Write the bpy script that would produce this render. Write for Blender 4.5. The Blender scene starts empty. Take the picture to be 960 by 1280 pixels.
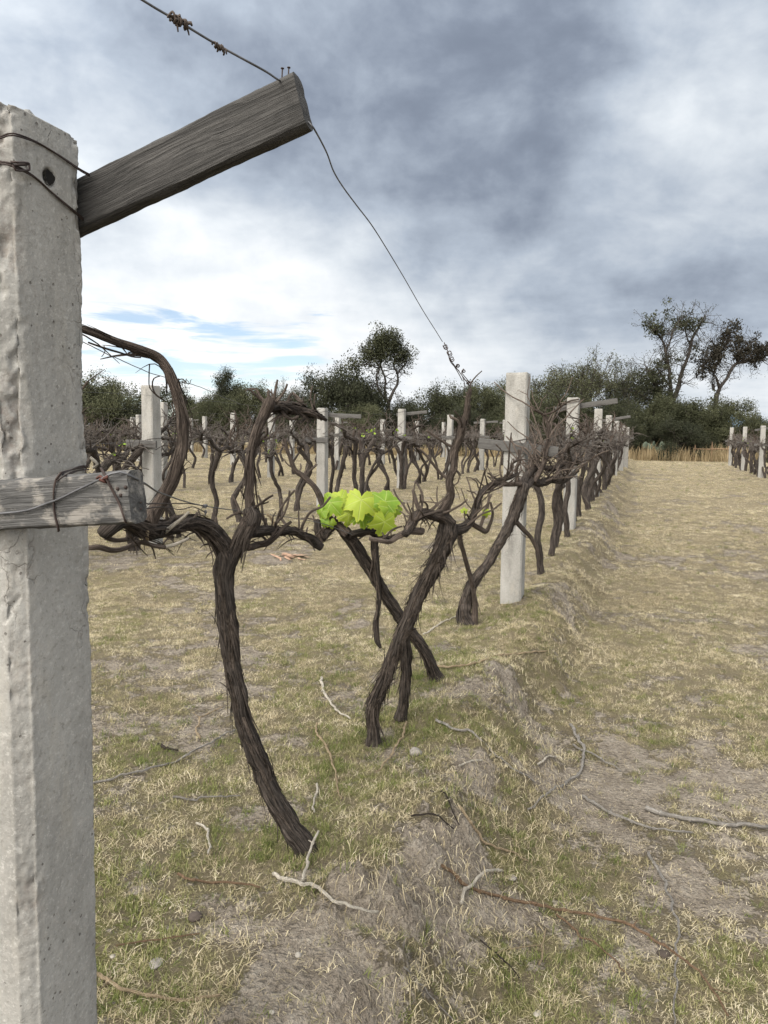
import bpy, math, random
import numpy as np
from mathutils import Vector, Matrix

random.seed(7)
RNG = np.random.default_rng(7)
scene = bpy.context.scene
COL = scene.collection
R = math.radians

# ------------------------------------------------------------------ camera
CAM_Z, FPX = 1.48, 930.0
PITCH, ROLL = math.atan(102.6 / FPX), R(0.89)
F0 = np.array([0, math.cos(PITCH), -math.sin(PITCH)])
U0 = np.array([0, math.sin(PITCH), math.cos(PITCH)])
R0 = np.array([1.0, 0, 0])
UP = math.cos(ROLL) * U0 - math.sin(ROLL) * R0
RT = math.cos(ROLL) * R0 + math.sin(ROLL) * U0
EYE = np.array([0, 0, CAM_Z])


def ray(px, py):
    return F0 + RT * (px - 480) / FPX + UP * (640 - py) / FPX


def at(px, py, d):
    """world point seen at photo pixel (px,py), d metres in front of the camera"""
    v = ray(px, py)
    return EYE + v * (d / v[1])


cd = bpy.data.cameras.new('camera')
cam = bpy.data.objects.new('camera', cd)
COL.objects.link(cam)
cd.sensor_fit = 'VERTICAL'
cd.sensor_height = 24.0
cd.lens = FPX / 1280 * 24.0
cd.clip_start, cd.clip_end = 0.02, 9000
m = Matrix.Identity(4)
for i in range(3):
    m[i][0], m[i][1], m[i][2], m[i][3] = RT[i], UP[i], -F0[i], EYE[i]
cam.matrix_world = m
scene.camera = cam

# ------------------------------------------------------------------ noise


def _hash(ix, iy, iz, seed):
    with np.errstate(over='ignore'):
        h = (ix.astype(np.int64) * 374761393 + iy.astype(np.int64) * 668265263 + iz.astype(np.int64) * 2147483647 + seed * 1274126177)
        h = (h ^ (h >> 13)) * 1274126177
        h = h ^ (h >> 16)
    return (h & 0xFFFFFF).astype(np.float64) / float(0xFFFFFF)


def vnoise(x, y, z=0.0, seed=0):
    x, y, z = np.broadcast_arrays(np.asarray(x, float), np.asarray(y, float), np.asarray(z, float))
    ix, iy, iz = np.floor(x), np.floor(y), np.floor(z)
    fx, fy, fz = x - ix, y - iy, z - iz
    fx, fy, fz = (f * f * (3 - 2 * f) for f in (fx, fy, fz))
    ix, iy, iz = ix.astype(np.int64), iy.astype(np.int64), iz.astype(np.int64)
    r = 0
    for dx in (0, 1):
        for dy in (0, 1):
            for dz in (0, 1):
                w = (fx if dx else 1 - fx) * (fy if dy else 1 - fy) * (fz if dz else 1 - fz)
                r = r + w * _hash(ix + dx, iy + dy, iz + dz, seed)
    return r * 2 - 1


def fbm(x, y, z=0.0, octaves=4, seed=0, gain=0.5):
    a, s, t = 1.0, 0.0, 0.0
    for o in range(octaves):
        s = s + a * vnoise(np.asarray(x) * 2 ** o, np.asarray(y) * 2 ** o, np.asarray(z) * 2 ** o, seed + o * 17)
        t += a
        a *= gain
    return s / t


def smooth(a, b, x):
    t = np.clip((np.asarray(x, float) - a) / (b - a), 0, 1)
    return t * t * (3 - 2 * t)


# ------------------------------------------------------------------ the field: rows and ground
ANG = math.atan(0.343)
RD = np.array([math.sin(ANG), math.cos(ANG), 0.0])      # along a row
PD = np.array([math.cos(ANG), -math.sin(ANG), 0.0])     # across, to the right
ROW0 = np.array([-0.66, 1.25, 0.0])


def row_st(x, y):
    dx, dy = x - ROW0[0], y - ROW0[1]
    return dx * PD[0] + dy * PD[1], dx * RD[0] + dy * RD[1]


def ground_h(x, y):
    x, y = np.asarray(x, float), np.asarray(y, float)
    s, t = row_st(x, y)
    near = 1 - smooth(18, 40, t)
    crest = 0.40 + 0.16 * fbm(t * 0.9, 3.3, 0, 3, 5) + 0.06 * vnoise(t * 5, 1.0, 0, 6)
    w = 0.08 + 0.12 * (vnoise(t * 0.8, 9.1, 0, 8) + 1)
    bank = smooth(crest - 0.06, crest + w + 0.16, s)
    h = -0.25 * bank * (0.35 + 0.65 * near)
    h = h + 0.05 * smooth(2.5, 5.2, s) * near
    h = h + 0.045 * np.exp(-((s - crest + 0.14) / 0.2) ** 2) * near * (1 + 0.6 * vnoise(t * 2.3, 5.0, 0, 13))
    h = h + 0.022 * fbm(x * 0.8, y * 0.8, 0, 3, 11) * near
    h = h + 0.010 * fbm(x * 6, y * 6, 0, 3, 21) * near
    # eroded, cloddy soil along the lip of the bank
    lip = np.exp(-((s - crest - 0.05) / 0.28) ** 2) * near
    cl = fbm(x * 9, y * 9, 0, 3, 31)
    h = h + lip * (0.05 * np.abs(cl) - 0.012 + 0.035 * smooth(0.1, 0.28, fbm(x * 4.2, y * 4.2, 0, 2, 37)))
    for cx_, cy_, cr_, ca_ in CLODS:
        q = ((x - cx_) ** 2 + (y - cy_) ** 2) / cr_ ** 2
        h = h + ca_ * smooth(1.1, 0.35, q + 0.5 * fbm(x * 14, y * 14, 0, 3, 71)) * (0.7 + 0.5 * np.abs(fbm(x * 30, y * 30, 0, 2, 73)))
    return h


CLODS = []


def G(px, py, dz=0.0):
    """ground point seen at a photo pixel"""
    v = ray(px, py)
    z = 0.0
    for _ in range(12):
        k = (z - CAM_Z) / v[2]
        p = EYE + v * k
        z = float(ground_h(p[0], p[1]))
    return np.array([p[0], p[1], z + dz])


# ------------------------------------------------------------------ node helpers


class NT:
    def __init__(self, tree):
        self.t = tree

    def n(self, kind, **kw):
        nd = self.t.nodes.new(kind)
        for k, v in kw.items():
            if k == 'i':
                for a, b in v.items():
                    if hasattr(b, 'is_linked') or isinstance(b, bpy.types.NodeSocket):
                        self.t.links.new(b, nd.inputs[a])
                    else:
                        nd.inputs[a].default_value = b
            else:
                setattr(nd, k, v)
        return nd

    def math(self, op, a, b=0.0, c=None, clamp=False):
        d = {0: a, 1: b}
        if c is not None:
            d[2] = c
        return self.n('ShaderNodeMath', operation=op, use_clamp=clamp, i=d).outputs[0]

    def vmath(self, op, a, b=(0, 0, 0)):
        nd = self.n('ShaderNodeVectorMath', operation=op, i={0: a, 1: b})
        return nd.outputs['Value'] if op in ('DOT_PRODUCT', 'LENGTH') else nd.outputs[0]

    def noise(self, vec, scale, detail=4.0, rough=0.55, dist=0.0):
        return self.n('ShaderNodeTexNoise', i={'Vector': vec, 'Scale': scale, 'Detail': detail, 'Roughness': rough, 'Distortion': dist}).outputs['Fac']

    def ramp(self, fac, stops, interp='LINEAR'):
        nd = self.n('ShaderNodeValToRGB', i={'Fac': fac})
        nd.color_ramp.interpolation = interp
        el = nd.color_ramp.elements
        while len(el) < len(stops):
            el.new(0.5)
        for e, (p, c) in zip(el, stops):
            e.position = p
            e.color = (c, c, c, 1) if isinstance(c, (int, float)) else (*c, 1)
        return nd.outputs['Color']

    def step(self, x, a, b):
        return self.n('ShaderNodeMapRange', interpolation_type='SMOOTHSTEP', i={'Value': x, 'From Min': a, 'From Max': b}).outputs[0]

    def mix(self, fac, a, b, blend='MIX'):
        nd = self.n('ShaderNodeMix', data_type='RGBA', blend_type=blend)
        for k, v in (('Factor', fac), ('A', a), ('B', b)):
            s = [q for q in nd.inputs if q.name == k and (q.type == 'RGBA' or (k == 'Factor' and q.type == 'VALUE'))][0]
            if isinstance(v, bpy.types.NodeSocket):
                self.t.links.new(v, s)
            else:
                s.default_value = v if k == 'Factor' else (*v, 1)
        return [o for o in nd.outputs if o.type == 'RGBA'][0]

    def scale(self, vec, s):
        return self.vmath('MULTIPLY', vec, s)


def new_mat(name):
    mt = bpy.data.materials.new(name)
    mt.use_nodes = True
    nt = NT(mt.node_tree)
    b = mt.node_tree.nodes['Principled BSDF']
    b.inputs['Specular IOR Level'].default_value = 0.25
    return mt, nt, b


def bump(nt, b, height, strength, dist, prev=None):
    d = {'Height': height, 'Strength': strength, 'Distance': dist}
    nd = nt.n('ShaderNodeBump', i=d)
    if prev is not None:
        nt.t.links.new(prev, nd.inputs['Normal'])
    nt.t.links.new(nd.outputs[0], b.inputs['Normal'])
    return nd.outputs[0]


def objco(nt):
    return nt.n('ShaderNodeTexCoord').outputs['Object']


def worldpos(nt):
    return nt.n('ShaderNodeNewGeometry').outputs['Position']


def attr(nt, name, what='Fac'):
    return nt.n('ShaderNodeAttribute', attribute_name=name).outputs[what]


# ------------------------------------------------------------------ materials


def mat_concrete(name, rust=1.0):
    mt, nt, b = new_mat(name)
    p = objco(nt)
    ob = nt.n('ShaderNodeObjectInfo').outputs['Random']
    off = nt.n('ShaderNodeCombineXYZ', i={0: nt.math('MULTIPLY', ob, 17.0), 1: nt.math('MULTIPLY', ob, 31.0), 2: 0.0}).outputs[0]
    q = nt.vmath('ADD', p, off)
    big = nt.noise(nt.scale(q, (9, 9, 3.0)), 1.0, 5, 0.6)
    fine = nt.noise(q, 160.0, 4, 0.7)
    mid = nt.noise(q, 34.0, 5, 0.62)
    streak = nt.noise(nt.scale(q, (60, 60, 2.2)), 1.0, 3, 0.5)
    c = nt.ramp(big, [(0.3, (0.185, 0.178, 0.163)), (0.5, (0.265, 0.256, 0.237)), (0.72, (0.325, 0.315, 0.294))])
    c = nt.mix(nt.math('MULTIPLY', nt.step(mid, 0.5, 0.7), 0.35), c, (0.33, 0.31, 0.285))
    c = nt.mix(nt.math('MULTIPLY', nt.step(streak, 0.55, 0.8), 0.35), c, (0.27, 0.26, 0.24))
    c = nt.mix(nt.math('MULTIPLY', nt.step(fine, 0.54, 0.72), 0.4), c, (0.41, 0.392, 0.358))
    c = nt.mix(nt.math('MULTIPLY', nt.step(fine, 0.46, 0.32), 0.3), c, (0.22, 0.205, 0.185))
    # air-bubble pits
    vo = nt.n('ShaderNodeTexVoronoi', feature='F1', i={'Vector': q, 'Scale': 95.0, 'Randomness': 1.0})
    vd, vc = vo.outputs['Distance'], vo.outputs['Color']
    sx = nt.n('ShaderNodeSeparateColor', i={0: vc})
    pitr = nt.math('MULTIPLY', nt.math('POWER', nt.step(sx.outputs[0], 0.80, 1.0), 2.5), 0.26)
    pit = nt.math('SUBTRACT', 1.0, nt.step(nt.math('SUBTRACT', vd, pitr), -0.05, 0.02))
    pit = nt.math('MULTIPLY', pit, nt.step(nt.math('ADD', sx.outputs[0], nt.math('MULTIPLY', nt.math('SUBTRACT', nt.noise(q, 9.0, 2), 0.5), 0.5)), 0.82, 0.88))
    c = nt.mix(nt.math('MULTIPLY', pit, 0.8), c, (0.10, 0.09, 0.08))
    blot = nt.noise(nt.scale(q, (16, 16, 5)), 1.0, 6, 0.65)
    c = nt.mix(nt.math('MULTIPLY', nt.step(blot, 0.52, 0.68), 0.42), c, (0.33, 0.305, 0.262))
    c = nt.mix(nt.math('MULTIPLY', nt.step(nt.noise(nt.scale(q, (26, 26, 10)), 1.0, 6, 0.7), 0.56, 0.7), 0.4), c, (0.185, 0.17, 0.15))
    sp1 = nt.noise(q, 95.0, 3, 0.75)
    c = nt.mix(nt.math('MULTIPLY', nt.step(sp1, 0.57, 0.66), 0.5), c, (0.16, 0.148, 0.13))
    c = nt.mix(nt.math('MULTIPLY', nt.step(sp1, 0.43, 0.34), 0.45), c, (0.42, 0.405, 0.375))
    # rusty stains
    vr = nt.n('ShaderNodeTexVoronoi', feature='F1', i={'Vector': nt.scale(q, (9, 9, 5)), 'Scale': 1.0})
    rs = nt.n('ShaderNodeSeparateColor', i={0: vr.outputs['Color']})
    rmask = nt.math('MULTIPLY', nt.math('SUBTRACT', 1.0, nt.step(nt.math('ADD', vr.outputs['Distance'], nt.math('MULTIPLY', mid, 0.16)), 0.1, 0.2)), nt.step(rs.outputs[1], 0.62, 0.7))
    c = nt.mix(nt.math('MULTIPLY', rmask, 0.55 * rust), c, (0.30, 0.16, 0.075))
    # hairline cracks
    vk = nt.n('ShaderNodeTexVoronoi', feature='DISTANCE_TO_EDGE', i={'Vector': nt.vmath('ADD', nt.scale(q, (7, 7, 3.2)), nt.scale(nt.n('ShaderNodeTexNoise', i={'Vector': q, 'Scale': 22.0, 'Detail': 4.0}).outputs['Color'], (0.5, 0.5, 0.5))), 'Scale': 1.0})
    ck = nt.math('SUBTRACT', 1.0, nt.step(vk.outputs['Distance'], 0.002, 0.014))
    ck = nt.math('MULTIPLY', ck, nt.step(nt.noise(q, 7.0, 2), 0.5, 0.62))
    c = nt.mix(nt.math('MULTIPLY', ck, 0.4), c, (0.15, 0.135, 0.12))
    rough_a = attr(nt, 'chip')
    c = nt.mix(nt.math('MULTIPLY', rough_a, nt.ramp(nt.noise(q, 70.0, 5, 0.7), [(0.42, 0.0), (0.62, 0.75)])), c, (0.17, 0.14, 0.12))
    nt.t.links.new(c, b.inputs['Base Color'])
    b.inputs['Roughness'].default_value = 0.93
    h = nt.math('ADD', nt.math('MULTIPLY', fine, 0.35), nt.math('MULTIPLY', mid, 0.8))
    h = nt.math('SUBTRACT', h, nt.math('MULTIPLY', pit, 0.9))
    h = nt.math('SUBTRACT', h, nt.math('MULTIPLY', ck, 0.35))
    bump(nt, b, h, 0.8, 0.004)
    return mt


def mat_wood(name, dark, light, lichen=0.0):
    """weathered board; grain along object X"""
    mt, nt, b = new_mat(name)
    p = objco(nt)
    wob = nt.noise(nt.scale(p, (5, 16, 16)), 1.0, 3)
    q = nt.vmath('ADD', p, nt.n('ShaderNodeCombineXYZ', i={0: 0.0, 1: nt.math('MULTIPLY', wob, 0.012), 2: nt.math('MULTIPLY', wob, 0.022)}).outputs[0])
    g1 = nt.noise(nt.scale(q, (5, 260, 260)), 1.0, 4, 0.6)
    g2 = nt.noise(nt.scale(q, (14, 620, 620)), 1.0, 3, 0.6)
    big = nt.noise(nt.scale(p, (9, 30, 30)), 1.0, 4, 0.6)
    c = nt.ramp(g1, [(0.3, dark), (0.5, tuple(0.5 * (a + c_) for a, c_ in zip(dark, light))), (0.72, light)])
    c = nt.mix(nt.math('MULTIPLY', nt.step(g2, 0.58, 0.72), 0.5), c, tuple(v * 1.5 for v in light))
    c = nt.mix(nt.math('MULTIPLY', nt.step(big, 0.52, 0.7), 0.5), c, tuple(v * 0.75 for v in dark))
    if lichen:
        c = nt.mix(nt.math('MULTIPLY', nt.step(nt.noise(nt.scale(p, (20, 34, 34)), 1.0, 5, 0.65), 0.5, 0.64), lichen), c, (0.36, 0.33, 0.29))
    nt.t.links.new(c, b.inputs['Base Color'])
    b.inputs['Roughness'].default_value = 0.85
    h = nt.math('ADD', nt.math('MULTIPLY', g1, 0.8), nt.math('MULTIPLY', g2, 0.4))
    bump(nt, b, h, 1.0, 0.004)
    return mt


def mat_bark(name, dark, light, k=1.0):
    """fibrous bark: attribute 'bark' = (cos, sin, metres along) so the fibres follow the branch"""
    mt, nt, b = new_mat(name)
    v = attr(nt, 'bark', 'Vector')
    pos = worldpos(nt)
    ob = nt.n('ShaderNodeObjectInfo').outputs['Random']
    v = nt.vmath('ADD', v, nt.n('ShaderNodeCombineXYZ', i={0: 0.0, 1: 0.0, 2: nt.math('MULTIPLY', ob, 9.0)}).outputs[0])
    f1 = nt.noise(nt.scale(v, (4.2, 4.2, 7 * k)), 1.0, 4, 0.6, 0.3)
    f2 = nt.noise(nt.scale(v, (11, 11, 16 * k)), 1.0, 3, 0.6)
    pt = nt.noise(pos, 26.0, 3)
    c = nt.ramp(f1, [(0.3, dark), (0.52, tuple(0.55 * a + 0.45 * q for a, q in zip(dark, light))), (0.75, light)])
    c = nt.mix(nt.math('MULTIPLY', nt.step(f2, 0.52, 0.7), 0.55), c, tuple(a * 1.15 for a in light))
    c = nt.mix(nt.math('MULTIPLY', nt.step(f2, 0.5, 0.34), 0.6), c, tuple(a * 0.45 for a in dark))
    c = nt.mix(nt.math('MULTIPLY', nt.step(pt, 0.5, 0.66), 0.35), c, tuple(a * 0.8 + 0.012 for a in dark))
    nt.t.links.new(c, b.inputs['Base Color'])
    b.inputs['Roughness'].default_value = 0.9
    b.inputs['Specular IOR Level'].default_value = 0.12
    h = nt.math('ADD', f1, nt.math('MULTIPLY', f2, 0.6))
    bump(nt, b, h, 1.0, 0.016)
    return mt


def mat_plain(name, col, rough=0.7, metal=0.0, var=0.35, scale=30.0, spec=0.3):
    mt, nt, b = new_mat(name)
    p = objco(nt)
    f = nt.noise(p, scale, 4, 0.6)
    c = nt.ramp(f, [(0.3, tuple(v * (1 - var) for v in col)), (0.7, tuple(min(1, v * (1 + var)) for v in col))])
    nt.t.links.new(c, b.inputs['Base Color'])
    b.inputs['Roughness'].default_value = rough
    b.inputs['Metallic'].default_value = metal
    b.inputs['Specular IOR Level'].default_value = spec
    bump(nt, b, f, 0.4, 0.002)
    return mt


def mat_blades(name, stops, transl=0.3):
    """blades and leaves: colour by per-face attribute 'rnd' and per-instance random"""
    mt, nt, b = new_mat(name)
    r1 = attr(nt, 'rnd')
    r2 = nt.n('ShaderNodeObjectInfo').outputs['Random']
    pn = nt.noise(worldpos(nt), 1.3, 4, 0.6)
    f = nt.math('ADD', nt.math('MULTIPLY', r1, 0.4), nt.math('ADD', nt.math('MULTIPLY', r2, 0.3), nt.math('MULTIPLY', nt.step(pn, 0.3, 0.7), 0.3)))
    c = nt.ramp(f, stops)
    nt.t.links.new(c, b.inputs['Base Color'])
    b.inputs['Roughness'].default_value = 0.75
    b.inputs['Specular IOR Level'].default_value = 0.15
    tr = nt.n('ShaderNodeBsdfTranslucent', i={'Color': c})
    mx = nt.n('ShaderNodeMixShader', i={0: transl, 1: b.outputs[0], 2: tr.outputs[0]})
    nt.t.links.new(mx.outputs[0], mt.node_tree.nodes['Material Output'].inputs['Surface'])
    return mt


def mat_ground():
    mt, nt, b = new_mat('field_ground')
    p = worldpos(nt)
    bare = attr(nt, 'bare')
    green = attr(nt, 'green')
    n1 = nt.noise(p, 2.2, 6, 0.62)
    n2 = nt.noise(p, 11.0, 6, 0.66)
    n3 = nt.noise(p, 55.0, 5, 0.7)
    n4 = nt.noise(p, 210.0, 3, 0.7)
    soil = nt.ramp(n2, [(0.28, (0.175, 0.146, 0.115)), (0.5, (0.29, 0.248, 0.20)), (0.72, (0.42, 0.37, 0.305))])
    soil = nt.mix(nt.math('MULTIPLY', nt.step(n4, 0.5, 0.72), 0.4), soil, (0.47, 0.41, 0.33))
    soil = nt.mix(nt.math('MULTIPLY', nt.step(n3, 0.56, 0.42), 0.45), soil, (0.11, 0.088, 0.066))
    # dead thatch: two layers of stretched noise crossing
    ang = nt.noise(p, 3.0, 3)
    vr = nt.n('ShaderNodeVectorRotate', rotation_type='Z_AXIS', i={'Vector': p, 'Angle': nt.math('MULTIPLY', ang, 7.0)}).outputs[0]
    t1 = nt.noise(nt.scale(vr, (60, 240, 40)), 1.0, 4, 0.65, 0.4)
    t2 = nt.noise(nt.scale(vr, (230, 55, 40)), 1.0, 4, 0.65, 0.4)
    tf = nt.math('MAXIMUM', t1, t2)
    thatch = nt.ramp(tf, [(0.44, (0.10, 0.082, 0.056)), (0.57, (0.245, 0.204, 0.133)), (0.76, (0.45, 0.39, 0.27))])
    thatch = nt.mix(nt.math('MULTIPLY', nt.step(n1, 0.42, 0.62), 0.18), thatch, (0.32, 0.262, 0.155))
    gr = nt.ramp(tf, [(0.42, (0.10, 0.10, 0.036)), (0.7, (0.28, 0.265, 0.11))])
    thatch = nt.mix(nt.math('MULTIPLY', green, nt.step(nt.math('ADD', n2, nt.math('MULTIPLY', n3, 0.5)), 0.66, 0.88)), thatch, gr)
    bm = nt.step(nt.math('ADD', nt.math('ADD', bare, attr(nt, 'nearby')), nt.math('MULTIPLY', nt.math('SUBTRACT', nt.math('ADD', nt.math('MULTIPLY', n3, 0.6), nt.math('MULTIPLY', n2, 0.6)), 0.6), 1.7)), 0.33, 0.56)
    c = nt.mix(bm, thatch, soil)
    nt.t.links.new(c, b.inputs['Base Color'])
    b.inputs['Roughness'].default_value = 0.97
    b.inputs['Specular IOR Level'].default_value = 0.08
    h = nt.math('ADD', nt.math('MULTIPLY', n3, 1.0), nt.math('MULTIPLY', n4, 0.35))
    h = nt.math('ADD', h, nt.math('MULTIPLY', nt.math('MULTIPLY', tf, 0.55), nt.math('MAXIMUM', nt.math('SUBTRACT', 1.05, nt.math('MULTIPLY', bm, 1.4)), 0.0)))
    h = nt.math('ADD', h, nt.math('MULTIPLY', nt.math('MULTIPLY', n2, 2.4), bm))
    h = nt.math('ADD', h, nt.math('MULTIPLY', nt.math('MULTIPLY', nt.math('ABSOLUTE', nt.math('SUBTRACT', nt.noise(p, 26.0, 4, 0.6), 0.5)), 4.0), bm))
    bump(nt, b, h, 1.0, 0.026)
    return mt


M = {}
M['concrete'] = mat_concrete('weathered_concrete')
M['wood_upper'] = mat_wood('grey_weathered_wood', (0.018, 0.017, 0.016), (0.076, 0.072, 0.068))
M['wood_lower'] = mat_wood('bleached_wood', (0.040, 0.039, 0.038), (0.112, 0.109, 0.106), 0.45)
M['wood_far'] = mat_wood('old_board_wood', (0.045, 0.042, 0.039), (0.12, 0.114, 0.107))
M['bark'] = mat_bark('shaggy_vine_bark', (0.011, 0.0085, 0.0072), (0.118, 0.098, 0.084))
M['cane'] = mat_bark('cane_bark', (0.036, 0.027, 0.022), (0.155, 0.122, 0.100), 1.5)
M['shoot'] = mat_bark('shoot_bark', (0.085, 0.065, 0.054), (0.28, 0.225, 0.185), 2.0)
M['shoot_far'] = mat_bark('far_shoot_bark', (0.06, 0.051, 0.045), (0.22, 0.192, 0.170), 2.0)
M['cut'] = mat_plain('pale_cut_wood', (0.55, 0.47, 0.38), 0.8)
M['barkstrip'] = mat_bark('loose_bark_strip', (0.022, 0.017, 0.014), (0.17, 0.135, 0.11), 3.0)
M['wire'] = mat_plain('dull_steel_wire', (0.10, 0.10, 0.105), 0.55, 0.5)
M['rust'] = mat_plain('rusty_wire', (0.045, 0.032, 0.028), 0.75, 0.3)
M['rustred'] = mat_plain('red_rust', (0.085, 0.036, 0.028), 0.85)
M['tendril'] = mat_plain('dry_tendril', (0.055, 0.042, 0.034), 0.9)
M['twig_pale'] = mat_bark('bleached_twig', (0.50, 0.44, 0.36), (0.78, 0.72, 0.62), 2.0)
M['twig_tan'] = mat_bark('tan_twig', (0.32, 0.235, 0.145), (0.58, 0.46, 0.31), 2.0)
M['twig_brown'] = mat_bark('brown_twig', (0.17, 0.105, 0.062), (0.38, 0.26, 0.17), 2.0)
M['twig_grey'] = mat_bark('grey_twig', (0.22, 0.20, 0.18), (0.48, 0.445, 0.40), 2.0)
M['twig_dark'] = mat_bark('dark_twig', (0.03, 0.024, 0.02), (0.10, 0.08, 0.068), 2.0)
M['stone'] = mat_plain('grey_stone', (0.19, 0.172, 0.152), 0.9, 0, 0.3, 40)
M['clod'] = mat_plain('pale_earth_clod', (0.30, 0.255, 0.205), 0.95, 0, 0.3, 35)
M['stone_pale'] = mat_plain('pale_stone', (0.27, 0.245, 0.21), 0.9, 0, 0.15, 40)
M['orange'] = mat_plain('faded_orange_scrap', (0.31, 0.195, 0.13), 0.8)
M['treebark'] = mat_plain('tree_bark', (0.045, 0.038, 0.033), 0.95, 0, 0.5, 6)
M['ground'] = mat_ground()
M['dry'] = mat_blades('dry_grass_blades', [(0.12, (0.24, 0.195, 0.122)), (0.36, (0.39, 0.325, 0.205)), (0.6, (0.52, 0.45, 0.30)), (0.85, (0.68, 0.61, 0.46))])
M['olive'] = mat_blades('half_dry_blades', [(0.12, (0.14, 0.135, 0.060)), (0.45, (0.255, 0.235, 0.115)), (0.85, (0.45, 0.395, 0.225))])
M['green'] = mat_blades('green_grass_blades', [(0.12, (0.065, 0.085, 0.022)), (0.45, (0.13, 0.155, 0.045)), (0.85, (0.26, 0.26, 0.10))])
M['tall'] = mat_blades('tall_straw', [(0.1, (0.17, 0.125, 0.07)), (0.5, (0.32, 0.25, 0.145)), (0.9, (0.48, 0.40, 0.26))])
M['leaf_dark'] = mat_blades('dark_foliage', [(0.1, (0.014, 0.016, 0.010)), (0.5, (0.032, 0.035, 0.020)), (0.9, (0.070, 0.074, 0.040))], 0.2)
M['leaf_olive'] = mat_blades('olive_foliage', [(0.1, (0.024, 0.027, 0.015)), (0.5, (0.056, 0.060, 0.032)), (0.9, (0.11, 0.112, 0.062))], 0.2)
M['leaf_brown'] = mat_blades('brown_dry_foliage', [(0.1, (0.020, 0.018, 0.013)), (0.5, (0.040, 0.035, 0.025)), (0.9, (0.078, 0.070, 0.048))], 0.2)
M['cactus'] = mat_plain('grey_green_pad', (0.075, 0.095, 0.068), 0.7)
M['hill'] = mat_plain('haze_tinted_hill', (0.10, 0.15, 0.20), 1.0, 0, 0.25, 0.01)  # blue of the distant air is mixed into this base colour


def mat_vineleaf():
    mt, nt, b = new_mat('young_vine_leaf')
    v = attr(nt, 'lf', 'Vector')          # (vein distance, radius, random)
    sp = nt.n('ShaderNodeSeparateXYZ', i={0: v})
    vein = nt.math('SUBTRACT', 1.0, nt.step(sp.outputs[0], 0.006, 0.035))
    nz = nt.noise(objco(nt), 60.0, 4, 0.6)
    f = nt.math('ADD', nt.math('MULTIPLY', sp.outputs[2], 0.75), nt.math('MULTIPLY', nz, 0.3))
    c = nt.ramp(f, [(0.15, (0.085, 0.18, 0.018)), (0.45, (0.185, 0.280, 0.026)), (0.9, (0.285, 0.35, 0.042))])
    c = nt.mix(nt.math('MULTIPLY', vein, 0.55), c, (0.38, 0.42, 0.14))
    c = nt.mix(nt.math('MULTIPLY', nt.step(sp.outputs[1], 0.80, 1.05), 0.5), c, (0.36, 0.38, 0.04))
    nt.t.links.new(c, b.inputs['Base Color'])
    b.inputs['Roughness'].default_value = 0.5
    tr = nt.n('ShaderNodeBsdfTranslucent', i={'Color': c})
    mx = nt.n('ShaderNodeMixShader', i={0: 0.3, 1: b.outputs[0], 2: tr.outputs[0]})
    nt.t.links.new(mx.outputs[0], mt.node_tree.nodes['Material Output'].inputs['Surface'])
    bump(nt, b, nt.math('SUBTRACT', nt.math('MULTIPLY', nz, 0.6), vein), 0.7, 0.002)
    return mt


M['vineleaf'] = mat_vineleaf()

# ------------------------------------------------------------------ object helpers


def link(o, parent=None):
    COL.objects.link(o)
    if parent is not None:
        o.parent = parent
    return o


def tag(o, label=None, cat=None, group=None, kind=None):
    if label:
        o['label'] = label
    if cat:
        o['category'] = cat
    if group:
        o['group'] = group
    if kind:
        o['kind'] = kind
    return o


def empty(name, loc, label, cat, group=None, rz=0.0):
    o = bpy.data.objects.new(name, None)
    o.location = loc
    o.rotation_euler = (0, 0, rz)
    o.empty_display_size = 0.1
    link(o)
    return tag(o, label, cat, group)


class Acc:
    """collects geometry for ONE mesh object"""

    def __init__(self):
        self.v, self.f, self.a, self.n = [], [], [], 0

    def add(self, verts, faces, at_=None):
        verts = np.asarray(verts, float)
        self.v.append(verts)
        for f in faces:
            self.f.append(tuple(int(i) + self.n for i in f))
        self.a.append(np.zeros((len(verts), 3)) if at_ is None else np.asarray(at_, float))
        self.n += len(verts)

    def mesh(self, name, mat, origin=(0, 0, 0), attr_name='bark', flat=False):
        me = bpy.data.meshes.new(name)
        v = np.concatenate(self.v) - np.asarray(origin, float)
        me.from_pydata(v.tolist(), [], self.f)
        a = me.attributes.new(attr_name, 'FLOAT_VECTOR', 'POINT')
        a.data.foreach_set('vector', np.concatenate(self.a).astype(np.float32).ravel())
        if not flat:
            me.polygons.foreach_set('use_smooth', np.ones(len(me.polygons), bool))
        me.materials.append(mat)
        me.update()
        return me

    def build(self, name, mat, parent=None, origin=(0, 0, 0), attr_name='bark', flat=False):
        o = bpy.data.objects.new(name, self.mesh(name, mat, origin, attr_name, flat))
        return link(o, parent)


def spline(pts, step):
    """Catmull-Rom through rows of any width (xyz + radius)"""
    p = np.asarray(pts, float)
    if len(p) == 2:
        n = max(2, int(np.linalg.norm(p[1, :3] - p[0, :3]) / step))
        t = np.linspace(0, 1, n + 1)[:, None]
        return p[0] * (1 - t) + p[1] * t
    q = np.vstack([2 * p[0] - p[1], p, 2 * p[-1] - p[-2]])
    out = []
    for i in range(1, len(q) - 2):
        L = np.linalg.norm(q[i + 1, :3] - q[i, :3])
        n = max(1, int(math.ceil(L / step)))
        t = np.linspace(0, 1, n, endpoint=False)[:, None]
        a, b, c, d = q[i - 1], q[i], q[i + 1], q[i + 2]
        out.append(0.5 * ((2 * b) + (c - a) * t + (2 * a - 5 * b + 4 * c - d) * t ** 2 + (3 * b - a - 3 * c + d) * t ** 3))
    out.append(p[-1:])
    return np.vstack(out)


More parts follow.
